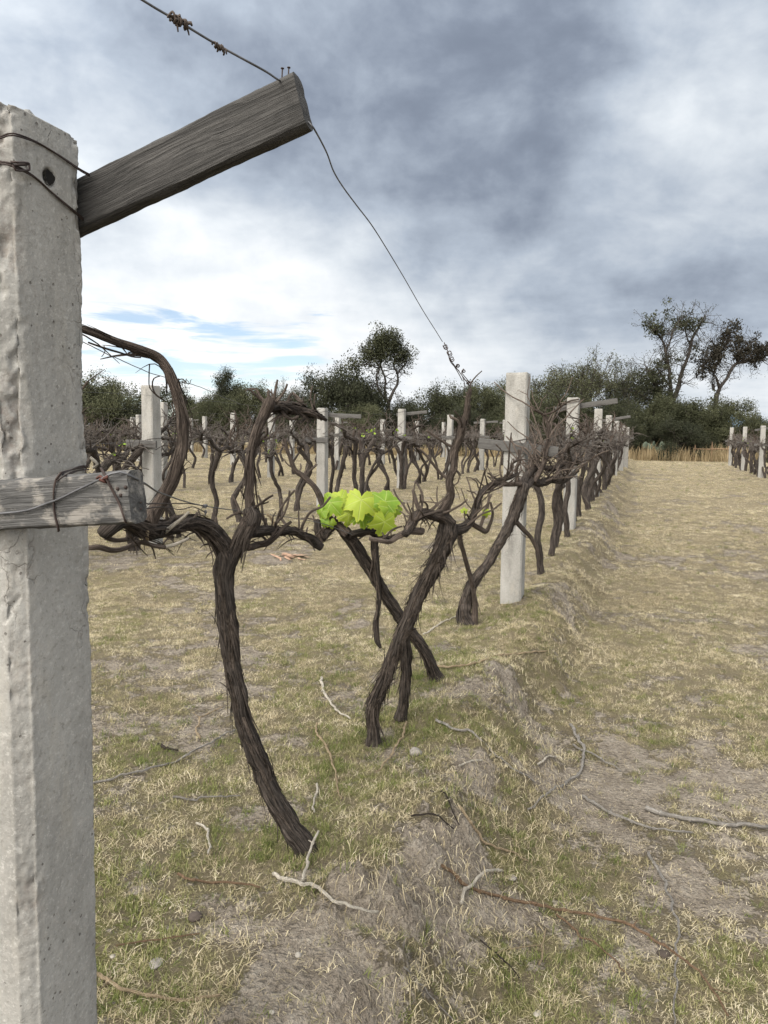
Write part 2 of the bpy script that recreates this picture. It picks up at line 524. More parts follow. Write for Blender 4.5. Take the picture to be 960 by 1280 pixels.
def frames(P):
    T = np.gradient(P, axis=0)
    T /= np.linalg.norm(T, axis=1)[:, None] + 1e-9
    N = np.zeros_like(P)
    a = np.array([0.3, 0.2, 1.0]) if abs(T[0][2]) < 0.9 else np.array([1.0, 0.2, 0.1])
    n = np.cross(T[0], a)
    n /= np.linalg.norm(n)
    for i in range(len(P)):
        n = n - T[i] * np.dot(n, T[i])
        n /= np.linalg.norm(n) + 1e-9
        N[i] = n
    return T, N, np.cross(T, N)


def tube(acc, pts, seg=8, step=0.03, ridge=0.0, lump=0.0, seed=0, wob=0.0, twist=1.5, tip=True, wf=9):
    """pts rows: x,y,z,radius"""
    if seg >= 16 and ridge:
        seg = int(seg * 1.7)
    S = spline(pts, step)
    P, r = S[:, :3].copy(), np.maximum(S[:, 3], 0.0004)
    d = np.concatenate([[0], np.cumsum(np.linalg.norm(np.diff(P, axis=0), axis=1))])
    if wob:
        k = np.minimum(1, np.minimum(d, d[-1] - d) / (0.04 + 1e-6))
        for ax in range(3):
            P[:, ax] += wob * k * fbm(d * wf, ax * 7.7, seed * 1.31, 3, seed + ax)
    T, N, B = frames(P)
    th = np.linspace(0, 2 * math.pi, seg, endpoint=False)
    tw = d[:, None] * twist
    c, s = np.cos(th[None] + 0 * tw), np.sin(th[None] + 0 * tw)
    mul = np.ones((len(P), seg))
    ca, sa = np.cos(th[None] + tw), np.sin(th[None] + tw)
    if ridge:
        mul += ridge * fbm(ca * 2.6 + 5, sa * 2.6 + 5, d[:, None] * 5 + seed * 3.1, 3, seed + 3, 0.7)
        if seg >= 14:
            rg1 = 1 - np.abs(vnoise(ca * 3.6 + 9, sa * 3.6 + 9, d[:, None] * 6 + seed * 2.3, seed + 21)) * 2
            rg2 = 1 - np.abs(vnoise(ca * 7.5 + 9, sa * 7.5 + 9, d[:, None] * 13 + seed * 2.3, seed + 22)) * 2
            mul += ridge * (0.42 * rg1 + 0.30 * rg2)
            mul += (0.10 + 0.35 * lump) * fbm(ca * 1.2, sa * 1.2, d[:, None] * 26 + seed, 2, seed + 23)
    if lump:
        mul += lump * fbm(ca * 0.8, sa * 0.8, d[:, None] * 11 + seed * 1.7, 3, seed + 9)
    V = P[:, None, :] + (N[:, None, :] * c[..., None] + B[:, None, :] * s[..., None]) * (r[:, None] * mul)[..., None]
    A = np.stack([ca, sa, np.repeat(d[:, None] * 1.0, seg, 1)], -1)
    n = len(P)
    V, A = V.reshape(-1, 3), A.reshape(-1, 3)
    F = []
    for i in range(n - 1):
        for j in range(seg):
            k = (j + 1) % seg
            F.append((i * seg + j, i * seg + k, (i + 1) * seg + k, (i + 1) * seg + j))
    if tip:
        V = np.vstack([V, P[:1], P[-1:] + T[-1:] * r[-1] * 0.4])
        A = np.vstack([A, [[0, 0, 0]], [[0, 0, d[-1]]]])
        b0, b1 = n * seg, n * seg + 1
        for j in range(seg):
            k = (j + 1) % seg
            F.append((b0, k, j))
            F.append((b1, (n - 1) * seg + j, (n - 1) * seg + k))
    acc.add(V, F, A)
    return P, r


def rad_px(w, d):
    """half of a width of w photo pixels at d metres"""
    return 0.5 * w * d / FPX


def pix(path):
    """rows (px, py, distance, width in pixels) -> x,y,z,radius"""
    return [np.append(at(a, b, d), rad_px(w, d) * 0.71) for a, b, d, w in path]


def bark_strips(P, r, n, seed, length=(0.05, 0.20), lift=0.02):
    """ribbons of bark peeling off a trunk"""
    rg = np.random.default_rng(seed)
    acc = Acc()
    T, N, B = frames(P)
    d = np.concatenate([[0], np.cumsum(np.linalg.norm(np.diff(P, axis=0), axis=1))])
    for _ in range(n):
        L = rg.uniform(*length)
        s0 = rg.uniform(0.02, max(0.03, d[-1] - L - 0.01))
        th = rg.uniform(0, 6.28)
        w = rg.uniform(0.0022, 0.0075)
        up = rg.random() < 0.35
        pk = rg.uniform(0.2, 1.0) ** 2 * lift * 2.2
        k = 7
        V, A, F = [], [], []
        for i in range(k):
            f = i / (k - 1)
            s = s0 + L * (f if up else 1 - f)
            c = np.array([np.interp(s, d, P[:, a]) for a in range(3)])
            j = min(len(P) - 1, int(np.searchsorted(d, s)))
            rr = np.interp(s, d, r)
            a2 = th + s * 1.5 * 0.0 + 0.35 * f
            out = N[j] * math.cos(a2) + B[j] * math.sin(a2)
            side = np.cross(T[j], out)
            q = c + out * (rr * 1.03 + pk * f ** 2.2) + np.array([0, 0, -0.03 * f ** 3 * (1 if pk > lift else 0)])
            ww = w * (1 - 0.75 * f ** 2)
            V += [q - side * ww, q + side * ww]
            A += [(math.cos(a2), math.sin(a2), s), (math.cos(a2 + .5), math.sin(a2 + .5), s)]
            if i:
                F.append((2 * i - 2, 2 * i - 1, 2 * i + 1, 2 * i))
        acc.add(V, F, A)
    return acc


def orient_box(acc, c0, c1, half_h, half_t, up, nrm, seed=0, nx=60, ny=10, nz=5, rough=0.002, attr3=None):
    """a board from c0 to c1 in its own axes, densely meshed with worn edges"""
    c0, c1 = np.asarray(c0, float), np.asarray(c1, float)
    ax = c1 - c0
    ds = []
    L = np.linalg.norm(ax)

    def surf(fn, na, nb):
        u, v = np.meshgrid(np.linspace(0, 1, na), np.linspace(0, 1, nb), indexing='ij')
        X, H, T = fn(u, v)
        V = np.stack([X, H, T], -1).reshape(-1, 3)
        F = [(i * nb + j, (i + 1) * nb + j, (i + 1) * nb + j + 1, i * nb + j + 1) for i in range(na - 1) for j in range(nb - 1)]
        ds.append((V, F))
    surf(lambda u, v: (u * L, (v * 2 - 1) * half_h, 0 * u - half_t), nx, ny)
    surf(lambda u, v: (u * L, (1 - v * 2) * half_h, 0 * u + half_t), nx, ny)
    surf(lambda u, v: (u * L, 0 * u + half_h, (v * 2 - 1) * half_t), nx, nz)
    surf(lambda u, v: (u * L, 0 * u - half_h, (1 - v * 2) * half_t), nx, nz)
    surf(lambda u, v: (0 * u, (1 - u * 2) * half_h, (v * 2 - 1) * half_t), ny, nz)
    surf(lambda u, v: (0 * u + L, (u * 2 - 1) * half_h, (v * 2 - 1) * half_t), ny, nz)
    for V, F in ds:
        x, h, t = V[:, 0], V[:, 1], V[:, 2]
        e = (np.abs(h) / half_h) ** 8
        # rounded, splintered long edges and ends
        k = 1 - 0.10 * ((np.abs(t) / half_t) ** 6) * e
        h2 = h * k + rough * e * fbm(x * 24, np.sign(h) * 3, t * 60, 4, seed + 1)
        t2 = t * (1 - 0.12 * e * ((np.abs(t) / half_t) ** 6)) + rough * 0.5 * fbm(x * 9, h * 90, np.sign(t), 3, seed + 2)
        x2 = x + rough * 0.7 * ((np.abs(x / L * 2 - 1)) ** 40) * fbm(h * 70, t * 70, np.sign(x - L / 2), 3, seed + 4)
        acc.add(np.stack([x2, t2, h2], -1), F)
    return L


def board(name, mat, parent, pbase, c0, c1, half_h, half_t, nrm, seed, turn=None, **kw):
    """board object whose local X runs c0->c1; nrm = the side it faces"""
    c0, c1 = np.asarray(c0, float), np.asarray(c1, float)
    acc = Acc()
    ax = (c1 - c0) / np.linalg.norm(c1 - c0)
    z = np.cross(ax, np.asarray(nrm, float))
    z /= np.linalg.norm(z)
    if z[2] < 0:
        z = -z
    y = np.cross(z, ax)
    orient_box(acc, c0, c1, half_h, half_t, None, None, seed, **kw)
    o = acc.build(name, mat, parent)
    b = np.asarray(pbase, float)
    mw = Matrix(((ax[0], y[0], z[0], c0[0] - b[0]), (ax[1], y[1], z[1], c0[1] - b[1]), (ax[2], y[2], z[2], c0[2] - b[2]), (0, 0, 0, 1)))
    o.matrix_local = turn @ mw if turn is not None else mw
    return o, (ax, y, z)


# ------------------------------------------------------------------ ground mesh
def warp(n, lim, b, c):
    u = np.linspace(-1, 1, n)
    return c + lim / math.sinh(b) * np.sinh(b * u)


def build_ground():
    nx, ny = 760, 820
    X, Y = warp(nx, 3000, 9.0, 0.35), warp(ny, 3200, 8.7, 2.9)
    x, y = np.meshgrid(X, Y, indexing='ij')
    z = ground_h(x, y)
    V = np.stack([x, y, z], -1).reshape(-1, 3).astype(np.float32)
    i, j = np.meshgrid(np.arange(nx - 1), np.arange(ny - 1), indexing='ij')
    a = (i * ny + j).ravel()
    Q = np.stack([a, a + ny, a + ny + 1, a + 1], -1).astype(np.int32)
    me = bpy.data.meshes.new('ground')
    me.vertices.add(len(V))
    me.vertices.foreach_set('co', V.ravel())
    me.loops.add(Q.size)
    me.loops.foreach_set('vertex_index', Q.ravel())
    me.polygons.add(len(Q))
    me.polygons.foreach_set('loop_start', np.arange(0, Q.size, 4, dtype=np.int32))
    me.polygons.foreach_set('loop_total', np.full(len(Q), 4, np.int32))
    me.polygons.foreach_set('use_smooth', np.ones(len(Q), bool))
    for nm, fn in (('bare', bare_mask), ('green', green_mask), ('nearby', lambda a, b: 0.10 * (1 - smooth(3.0, 8.0, b)))):
        at_ = me.attributes.new(nm, 'FLOAT', 'POINT')
        at_.data.foreach_set('value', fn(x, y).astype(np.float32).ravel())
    me.update()
    me.validate()
    me.materials.append(M['ground'])
    o = link(bpy.data.objects.new('ground', me))
    tag(o, kind='structure')
    return o


CLODS += [tuple(G(a, b)[:2]) + (r_, k_) for a, b, r_, k_ in ((430, 1106, .075, .07), (466, 1122, .06, .055), (505, 1150, .085, .08), (540, 1075, .08, .05), (478, 1195, .07, .05), (410, 1150, .05, .035), (530, 1120, .06, .05), (690, 835, .12, .05), (625, 872, .1, .05), (520, 1185, .06, .05), (440, 1255, .09, .04), (560, 1035, .13, .05), (500, 1230, .07, .05))]

BARE_SPOTS = [(440, 1120, .11, .9), (560, 1045, .17, 1.0), (500, 1160, .12, .9), (470, 1250, .12, .7), (690, 830, .3, .8), (640, 880, .22, .7), (245, 1140, .14, .5),
              (520, 935, .2, .6), (740, 1000, .22, .45), (150, 705, .5, .5), (350, 1215, .10, .6), (180, 1090, .12, .5), (905, 1120, .3, .5), (660, 1180, .2, .5), (340, 705, .5, .5),
              (600, 960, .2, .7), (860, 700, .9, .5), (930, 690, .8, .5), (780, 900, .3, .4), (540, 1110, .12, .8), (590, 1140, .2, .7), (700, 905, .25, .5)]
_bs = None


def bare_mask(x, y):
    global _bs
    if _bs is None:
        _bs = [(G(a, b), r_, k) for a, b, r_, k in BARE_SPOTS]
    m_ = 0.64 + 0.62 * fbm(x * 0.9, y * 0.9, 0, 4, 41) + 0.95 * fbm(x * 4.4, y * 4.4, 0, 4, 43, 0.7) - 0.44
    s, t = row_st(x, y)
    crest = 0.40 + 0.16 * fbm(t * 0.9, 3.3, 0, 3, 5) + 0.06 * vnoise(t * 5, 1.0, 0, 6)
    near = 1 - smooth(9, 26, t)
    m_ = m_ + 0.46 * near * np.exp(-((s - crest - 0.05) / 0.2) ** 2) * (0.5 + fbm(x * 5, y * 5, 0, 3, 49))
    m_ = m_ + 0.12 * (1 - smooth(2, 6, y))
    for c, r_, k in _bs:
        d2 = ((x - c[0]) ** 2 + ((y - c[1]) * 0.75) ** 2) / (0.78 * r_) ** 2
        m_ = m_ + 0.62 * k * np.exp(-d2) * (0.35 + 1.5 * (fbm(x * 7, y * 7, 0, 4, 47, 0.65) + 0.3))
    return np.clip(m_ - 0.10 * smooth(4, 10, y) - 0.12 * smooth(20, 40, y), 0, 1)


def green_mask(x, y):
    s, t = row_st(x, y)
    g = 0.40 + 0.9 * fbm(x * 2.6 + 9, y * 2.6, 0, 5, 51, 0.65)
    g = g + 0.28 * np.exp(-((s + 0.1) / 0.6) ** 2) * (1 - smooth(10, 22, t))
    g = g + 0.12 - 0.55 * smooth(3.5, 9.0, y) - 0.2 * smooth(9, 20, y)
    return np.clip(g, 0, 1)


build_ground()

# ------------------------------------------------------------------ grass (stuff nobody could count)


def tuft_mesh(name, mat, seed, n, length, width, lean, spread):
    rg = np.random.default_rng(seed)
    V, F, Rn = [], [], []
    for i in range(n):
        az = rg.uniform(0, 6.283)
        L = length * rg.uniform(0.45, 1.15)
        w = width * rg.uniform(0.6, 1.2)
        le = R(rg.uniform(*lean))
        px, py = rg.normal(0, spread, 2)
        d = np.array([math.cos(az), math.sin(az)])
        sd = np.array([-d[1], d[0]])
        rv = rg.random()
        b = len(V)
        xx, zz = 0.0, -0.004
        tilt = le * 0.72
        bend = rg.normal(0, 0.25)
        for k in range(4):
            f = k / 3
            ww = w * (1 - f ** 1.6) * 0.5 + 0.0002
            c = np.array([px, py]) + d * xx + sd * bend * L * f * f * 0.5
            V += [(*(c - sd * ww), zz), (*(c + sd * ww), zz)]
            Rn += [rv, rv]
            if k:
                F.append((b + 2 * k - 2, b + 2 * k - 1, b + 2 * k + 1, b + 2 * k))
            xx += L / 3 * math.sin(tilt)
            zz += L / 3 * math.cos(tilt)
            tilt += le * 0.20
    me = bpy.data.meshes.new(name)
    me.from_pydata([tuple(v) for v in V], [], F)
    a = me.attributes.new('rnd', 'FLOAT', 'POINT')
    a.data.foreach_set('value', np.array(Rn, np.float32))
    me.materials.append(mat)
    me.update()
    return me


def scatter(name, variants, P, rot, scl, idx):
    """one stuff object: points carrying tufts through geometry nodes"""
    vc = bpy.data.collections.new(name + '_clumps')
    for k, me in enumerate(variants):
        vc.objects.link(bpy.data.objects.new(name + '_clump_%02d' % k, me))
    me = bpy.data.meshes.new(name)
    me.vertices.add(len(P))
    me.vertices.foreach_set('co', P.astype(np.float32).ravel())
    for nm, ty, key, val in (('rot', 'FLOAT_VECTOR', 'vector', rot), ('scl', 'FLOAT', 'value', scl)):
        a = me.attributes.new(nm, ty, 'POINT')
        a.data.foreach_set(key, val.astype(np.float32).ravel())
    a = me.attributes.new('idx', 'INT', 'POINT')
    a.data.foreach_set('value', idx.astype(np.int32))
    me.update()
    o = link(bpy.data.objects.new(name, me))
    tag(o, kind='stuff')
    g = bpy.data.node_groups.new(name + '_nodes', 'GeometryNodeTree')
    g.interface.new_socket('Geometry', in_out='INPUT', socket_type='NodeSocketGeometry')
    g.interface.new_socket('Geometry', in_out='OUTPUT', socket_type='NodeSocketGeometry')
    N, L = g.nodes, g.links
    gi, go = N.new('NodeGroupInput'), N.new('NodeGroupOutput')
    iop = N.new('GeometryNodeInstanceOnPoints')
    ci = N.new('GeometryNodeCollectionInfo')
    ci.inputs['Collection'].default_value = vc
    ci.inputs['Separate Children'].default_value = True
    ci.inputs['Reset Children'].default_value = True
    iop.inputs['Pick Instance'].default_value = True

    def na(nm, ty):
        q = N.new('GeometryNodeInputNamedAttribute')
        q.data_type = ty
        q.inputs['Name'].default_value = nm
        return [s for s in q.outputs if s.enabled][0]
    e2r = N.new('FunctionNodeEulerToRotation')
    L.new(na('rot', 'FLOAT_VECTOR'), e2r.inputs[0])
    L.new(gi.outputs[0], iop.inputs['Points'])
    L.new(ci.outputs[0], iop.inputs['Instance'])
    L.new(e2r.outputs[0], iop.inputs['Rotation'])
    L.new(na('scl', 'FLOAT'), iop.inputs['Scale'])
    L.new(na('idx', 'INT'), iop.inputs['Instance Index'])
    L.new(iop.outputs[0], go.inputs[0])
    md = o.modifiers.new('scatter', 'NODES')
    md.node_group = g
    return o


def field_points(dens, seed):
    """random ground points in a wedge in front of the camera, thinning with distance; returns x,y"""
    rg = np.random.default_rng(seed)
    xs, ys = [], []
    for y0, y1, per in dens:
        A = (y1 - y0) * ((y0 + y1) * 0.5 * 1.22 + 2.4)
        n = int(A * per)
        y = rg.uniform(y0, y1, n)
        x = rg.uniform(-1, 1, n) * (y * 0.61 + 1.2)
        xs.append(x)
        ys.append(y)
    return np.concatenate(xs), np.concatenate(ys)


def make_grass():
    dryv = [tuft_mesh('dry_tuft', M['dry'], 100 + k, 22, 0.040, 0.0020, (50, 105), 0.020) for k in range(9)]
    oliv = [tuft_mesh('half_dry_tuft', M['olive'], 200 + k, 20, 0.040, 0.0021, (30, 90), 0.016) for k in range(6)]
    grnv = [tuft_mesh('green_tuft', M['green'], 300 + k, 19, 0.042, 0.0023, (15, 80), 0.015) for k in range(6)]
    litv = [tuft_mesh('straw_bits', M['dry'], 400 + k, 8, 0.065, 0.0016, (160, 182), 0.035) for k in range(6)]
    rg = np.random.default_rng(5)

    def common(x, y, keep, base):
        x, y = x[keep], y[keep]
        n = len(x)
        P = np.stack([x, y, ground_h(x, y)], -1)
        rot = np.stack([rg.normal(0, 0.16, n), rg.normal(0, 0.12, n), rg.uniform(0, 6.283, n)], -1)
        grow = 1 + 0.75 * smooth(6, 14, y) + 0.75 * smooth(16, 40, y)
        scl = base * rg.uniform(0.6, 1.25, n) * grow
        return P, rot, scl, n

    D = [(1.2, 3, 1900), (3, 5, 1500), (5, 8, 950), (8, 12, 330), (12, 18, 150), (18, 28, 70), (28, 46, 34)]
    x, y = field_points(D, 1)
    ba, gr = bare_mask(x, y), green_mask(x, y)
    u = rg.random(len(x))
    cov = np.clip(1.15 - 1.65 * ba, 0.05, 1)
    kind = rg.random(len(x))
    pg = np.clip((gr - 0.50) * 0.85, 0.02, 0.30)
    po = np.clip(gr * 0.45, 0.07, 0.30)
    for fx_, fy_ in ((382, 1066), (467, 930), (500, 898), (547, 850), (583, 779), (640, 750)):
        f0 = G(fx_, fy_)
        k_ = np.exp(-((x - f0[0]) ** 2 + (y - f0[1]) ** 2) / 0.15 ** 2)
        cov, pg, po = np.maximum(cov, k_), pg + 0.3 * k_, po + 0.3 * k_
    # green shoots also come up in the bare ground, sparsely
    thin = 0.52 + 0.48 * smooth(3.2, 7.5, y)
    cov = np.where(kind > pg + po, cov * thin * (0.45 + 1.1 * smooth(-0.35, 0.35, fbm(x * 5.5 + 3, y * 5.5, 0, 3, 81))), cov)
    k_dry = (u < cov * 0.95) & (kind > pg + po)
    k_ol = (u < cov) & (kind <= pg + po) & (kind > pg)
    k_gr = (u < np.clip(cov * 1.0 + 0.06, 0, 1)) & (kind <= pg)
    for nm, va, kk, b in (('dry_grass', dryv, k_dry, 0.84), ('fading_grass', oliv, k_ol, 0.82), ('green_grass', grnv, k_gr, 0.88)):
        P, rot, scl, n = common(x, y, kk, b)
        scatter(nm, va, P, rot, scl, rg.integers(0, len(va), n))
    x, y = field_points([(1.2, 4, 900), (4, 8, 420), (8, 14, 120)], 2)
    P, rot, scl, n = common(x, y, rg.random(len(x)) < 0.9, 1.0)
    P[:, 2] += 0.004
    scatter('straw_litter', litv, P, rot * np.array([0.5, 0.5, 1]), scl, rg.integers(0, len(litv), n))


make_grass()

# ------------------------------------------------------------------ concrete trellis posts
PW, PCH = 0.18, 0.022


def post_body(H, w, ch, npf, zs, seed, taper=0.0, chip=0.0, hole=None, sink=0.25):
    """lofted chamfered-square post, local x across the row, y along it; z from -sink to H"""
    h = w / 2
    corners = [(h, -h + ch), (h, h - ch), (h - ch, h), (-h + ch, h), (-h, h - ch), (-h, -h + ch), (-h + ch, -h), (h - ch, -h)]
    pts, nor, isch = [], [], []
    for k in range(8):
        a, b = np.array(corners[k]), np.array(corners[(k + 1) % 8])
        n = npf if k % 2 == 0 else max(2, npf // 4)
        nn = np.array([b[1] - a[1], -(b[0] - a[0])])
        nn /= np.linalg.norm(nn)
        for i in range(n):
            f = i / n
            pts.append(a * (1 - f) + b * f)
            nor.append(nn)
            isch.append(1.0 if k % 2 else max(0.0, 1 - min(f, 1 - f) * 7.0) * 0.8)
    pts, nor, isch = np.array(pts), np.array(nor), np.array(isch)
    zs = np.asarray(zs)
    n, mz = len(pts), len(zs)
    X = pts[None, :, 0] * np.ones((mz, 1))
    Y = pts[None, :, 1] * np.ones((mz, 1))
    Z = zs[:, None] * np.ones((1, n))
    sc = 1 - taper * Z / H
    X, Y = X * sc, Y * sc
    I = np.ones((mz, 1)) * isch[None]
    nz = fbm(X * 26 + seed, Y * 26, Z * 20, 4, seed)
    d = 0.0009 * fbm(X * 50, Y * 50, Z * 40, 3, seed + 2) + 0.0007 * fbm(X * 7, Y * 7, Z * 6, 2, seed + 4)
    chipm = np.zeros_like(d)
    if chip:
        band = smooth(0.02, 0.35, fbm(X * 3 + 7, Y * 3, Z * 2.2, 3, seed + 5) + 0.12)
        cm = I * smooth(-0.25, 0.45, nz) * (0.25 + 0.75 * band)
        d = d - chip * cm - I * (0.004 if chip > 0.0052 else 0.001) * np.abs(fbm(X * 70, Y * 70, Z * 70, 3, seed + 6)) - (0.007 * I * smooth(0.1, 0.3, fbm(X * 45 + 3, Y * 45, Z * 38, 3, seed + 13)) * band if chip > 0.0052 else 0)
        chipm = np.clip(cm * 0.9, 0, 1) * (0.35 + 0.65 * band)
    if chip > 0.0052:
        X = X + 0.011 * np.minimum(0, Z - 1.35)
    # broken, rounded top
    top = smooth(H - 0.05, H, Z)
    ctr = fbm(X * 9, Y * 9, 1.0, 3, seed + 8)
    d = d - top ** (2 if chip > 0.0052 else 8) * ((0.007 + 0.007 * np.abs(nz)) * (1 if chip > 0.0052 else 0.4) + 0.02 * I * (chip > 0.0052))
    Z = Z - (top if chip > 0.0052 else top * 0.5) * (0.012 * (ctr + 0.6) * (1.2 if chip > 0.0052 else 0.8)) - (0.17 * top * np.clip(X / w, -0.12, 0.5) if chip > 0.0052 else 0)
    if hole is not None:
        hy, hz, hr = hole
        q = np.sqrt((Y - hy) ** 2 + (Z - hz) ** 2) + 0.0015 * nz
        onf = (nor[None, :, 0] > 0.9) * np.ones((mz, 1))
        d = d - 0.09 * onf * (1 - smooth(hr * 0.86, hr * 1.0, q)) - 0.003 * onf * (1 - smooth(hr, hr * 1.6, q))
    X, Y = X + nor[None, :, 0] * d, Y + nor[None, :, 1] * d
    V = np.stack([X, Y, Z], -1).reshape(-1, 3)
    F = [(i * n + j, i * n + (j + 1) % n, (i + 1) * n + (j + 1) % n, (i + 1) * n + j) for i in range(mz - 1) for j in range(n)]
    # cap: shrinking rings
    base = len(V)
    last = V[(mz - 1) * n:]
    c = last.mean(0)
    caps = [last]
    for k, f in enumerate((0.85, 0.6, 0.3, 0.02)):
        r_ = c * (1 - f) + last * f
        r_[:, 2] = last[:, 2] * f + c[2] * (1 - f) + 0.006 * fbm(r_[:, 0] * 40, r_[:, 1] * 40, 2.0, 3, seed + 11) + 0.002
        caps.append(r_)
    V = np.vstack([V] + caps[1:])
    prev = (mz - 1) * n
    for k in range(4):
        cur = base + k * n
        F += [(prev + j, prev + (j + 1) % n, cur + (j + 1) % n, cur + j) for j in range(n)]
        prev = cur
    A = np.zeros((len(V), 3))
    cc = np.zeros(len(V))
    cc[:mz * n] = chipm.ravel()
    return V, F, cc


def post_mesh(name, *a, **k):
    V, F, cc = post_body(*a, **k)
    me = bpy.data.meshes.new(name)
    me.from_pydata(V.tolist(), [], F)
    q = me.attributes.new('chip', 'FLOAT', 'POINT')
    q.data.foreach_set('value', cc.astype(np.float32))
    me.polygons.foreach_set('use_smooth', np.full(len(me.polygons), len(F) > 9000))
    me.materials.append(M['concrete'])
    me.update()
    return me


def on_plane(px, py, pt, n):
    v = ray(px, py)
    k = np.dot(np.asarray(pt) - EYE, n) / np.dot(v, n)
    return EYE + v * k


# --- the near post
edge = at(111.5, 660, 1.27)                      # the far vertical edge of its right face
NP = edge - PD * (PW / 2) - RD * (PW / 2 - PCH)
NP[2] = float(ground_h(NP[0], NP[1]))
NPH = at(62, 117, 1.22)[2] - NP[2]
near_post = empty('trellis_post', NP, 'big pitted concrete post nearest the camera with two weathered boards wired to it', 'post', 'concrete trellis posts', -ANG)
zs = np.concatenate([np.linspace(-0.25, 0.5, 60, endpoint=False), np.linspace(0.5, NPH - 0.2, 240, endpoint=False), np.linspace(NPH - 0.2, NPH, 70)])
hp = on_plane(62, 222, NP + PD * PW / 2, PD) - NP
o = link(bpy.data.objects.new('concrete_shaft', post_mesh('concrete_shaft', NPH, PW, PCH, 44, zs, 3, chip=0.0055, hole=(np.dot(hp, RD), hp[2], 0.0105))), near_post)

near_rot = Matrix.Rotation(ANG, 4, 'Z')
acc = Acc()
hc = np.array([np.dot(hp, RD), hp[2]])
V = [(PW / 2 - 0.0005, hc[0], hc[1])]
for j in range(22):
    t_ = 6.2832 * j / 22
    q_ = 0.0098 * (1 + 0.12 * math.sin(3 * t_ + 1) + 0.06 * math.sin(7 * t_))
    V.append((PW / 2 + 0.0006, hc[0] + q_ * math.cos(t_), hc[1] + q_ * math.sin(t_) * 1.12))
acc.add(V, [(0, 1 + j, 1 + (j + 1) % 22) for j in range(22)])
M['black'] = mat_plain('painted_hole_shade', (0.008, 0.007, 0.006), 1.0)
acc.build('hole_shade_disc', M['black'], near_post)  # near-black disc over the bolt hole, painting in its inner shade


def near_local(o):
    """part built with world-aligned offsets from NP; put it in the post's turned frame"""
    o.matrix_local = near_rot @ o.matrix_local


UB_T, LB_T = 0.016, 0.018
pl = NP + RD * (PW / 2 + UB_T + 0.001)
a_, b_ = on_plane(103, 259, pl, RD), on_plane(379, 127, pl, RD)
dirb = (b_ - a_) / np.linalg.norm(b_ - a_)
hh = 0.5 * 66 * (0.5 * (a_[1] + b_[1])) / FPX * dirb.dot(PD)
ub, ubax = board('upper_crossarm', M['wood_upper'], near_post, NP, a_ - dirb * 0.24, b_, hh, UB_T, -RD, 11, near_rot, nx=160, ny=16, rough=0.0022)
pl2 = NP - RD * (PW / 2 + LB_T + 0.001)
a2, b2 = on_plane(0, 632, pl2 - RD * LB_T, RD) + RD * LB_T, on_plane(161, 622, pl2 - RD * LB_T, RD) + RD * LB_T
dirl = (b2 - a2) / np.linalg.norm(b2 - a2)
hl = 0.5 * 62 * a2[1] / FPX
lb, lbax = board('lower_crossarm', M['wood_lower'], near_post, NP, a2 - dirl * 0.35, b2, hl, LB_T, -RD, 23, near_rot, nx=160, ny=16, rough=0.003)


def wire(name, pts, r, mat, parent=None, origin=(0, 0, 0), seg=6, step=0.012, wob=0.0, seed=0):
    acc = Acc()
    tube(acc, [np.append(p, r) for p in pts], seg, step, 0, 0, seed, wob)
    o = acc.build(name, mat, parent, origin)
    return o


def near_wire(name, pts, r=0.0016, mat='rust', seed=0, double=True):
    acc = Acc()
    r = r * 0.72
    S = spline(np.array([np.append(p, r) for p in pts]), 0.012)
    if double:
        ph = np.arange(len(S)) * 0.16
        off = np.stack([0 * ph, np.cos(ph), np.sin(ph)], -1) * r * 1.1
        for sg in (1, -1):
            Q = S.copy()
            Q[:, :3] += off * sg
            tube(acc, Q, 6, 0.01, 0, 0, seed)
    else:
        tube(acc, S, 6, 0.01, 0, 0, seed)
    o = acc.build(name, M[mat], near_post, NP)
    near_local(o)
    return o


fr = lambda px, py, e=0.003: on_plane(px, py, NP + PD * (PW / 2 + e), PD)       # on the right face
ff = lambda px, py, e=0.003: on_plane(px, py, NP - RD * (PW / 2 + e), RD)       # on the front face
uf = lambda px, py, e=0.002: on_plane(px, py, pl - RD * (UB_T + e), RD)         # on the upper board's face
lf = lambda px, py, e=0.003: on_plane(px, py, pl2 - RD * (LB_T + e), RD)        # on the lower board's face
ch = lambda p, q: 0.5 * (p + q) + (PD - RD) * 0.002
left_end = lambda p: p - PD * 0.09 + np.array([0, 0, -0.012])
near_wire('wire_tie', [left_end(ff(0, 172)), ff(-14, 174), ff(0, 172), ff(17, 168), fr(46, 178), fr(72, 193), fr(98, 211), uf(112, 219, 0.004)], 0.0017)
near_wire('wire_tie', [left_end(ff(0, 203)), ff(-14, 201), ff(0, 203), ff(17, 207), fr(44, 222), fr(70, 245), fr(90, 262), uf(104, 274, 0.004)], 0.0019)
near_wire('rust_knot', [ff(14, 202, .004), ff(20, 203, .012), fr(36, 204, .008), fr(37, 212, .011), ff(20, 213, .007), ff(16, 207, .01), fr(34, 206, .01)], 0.0022, double=False)
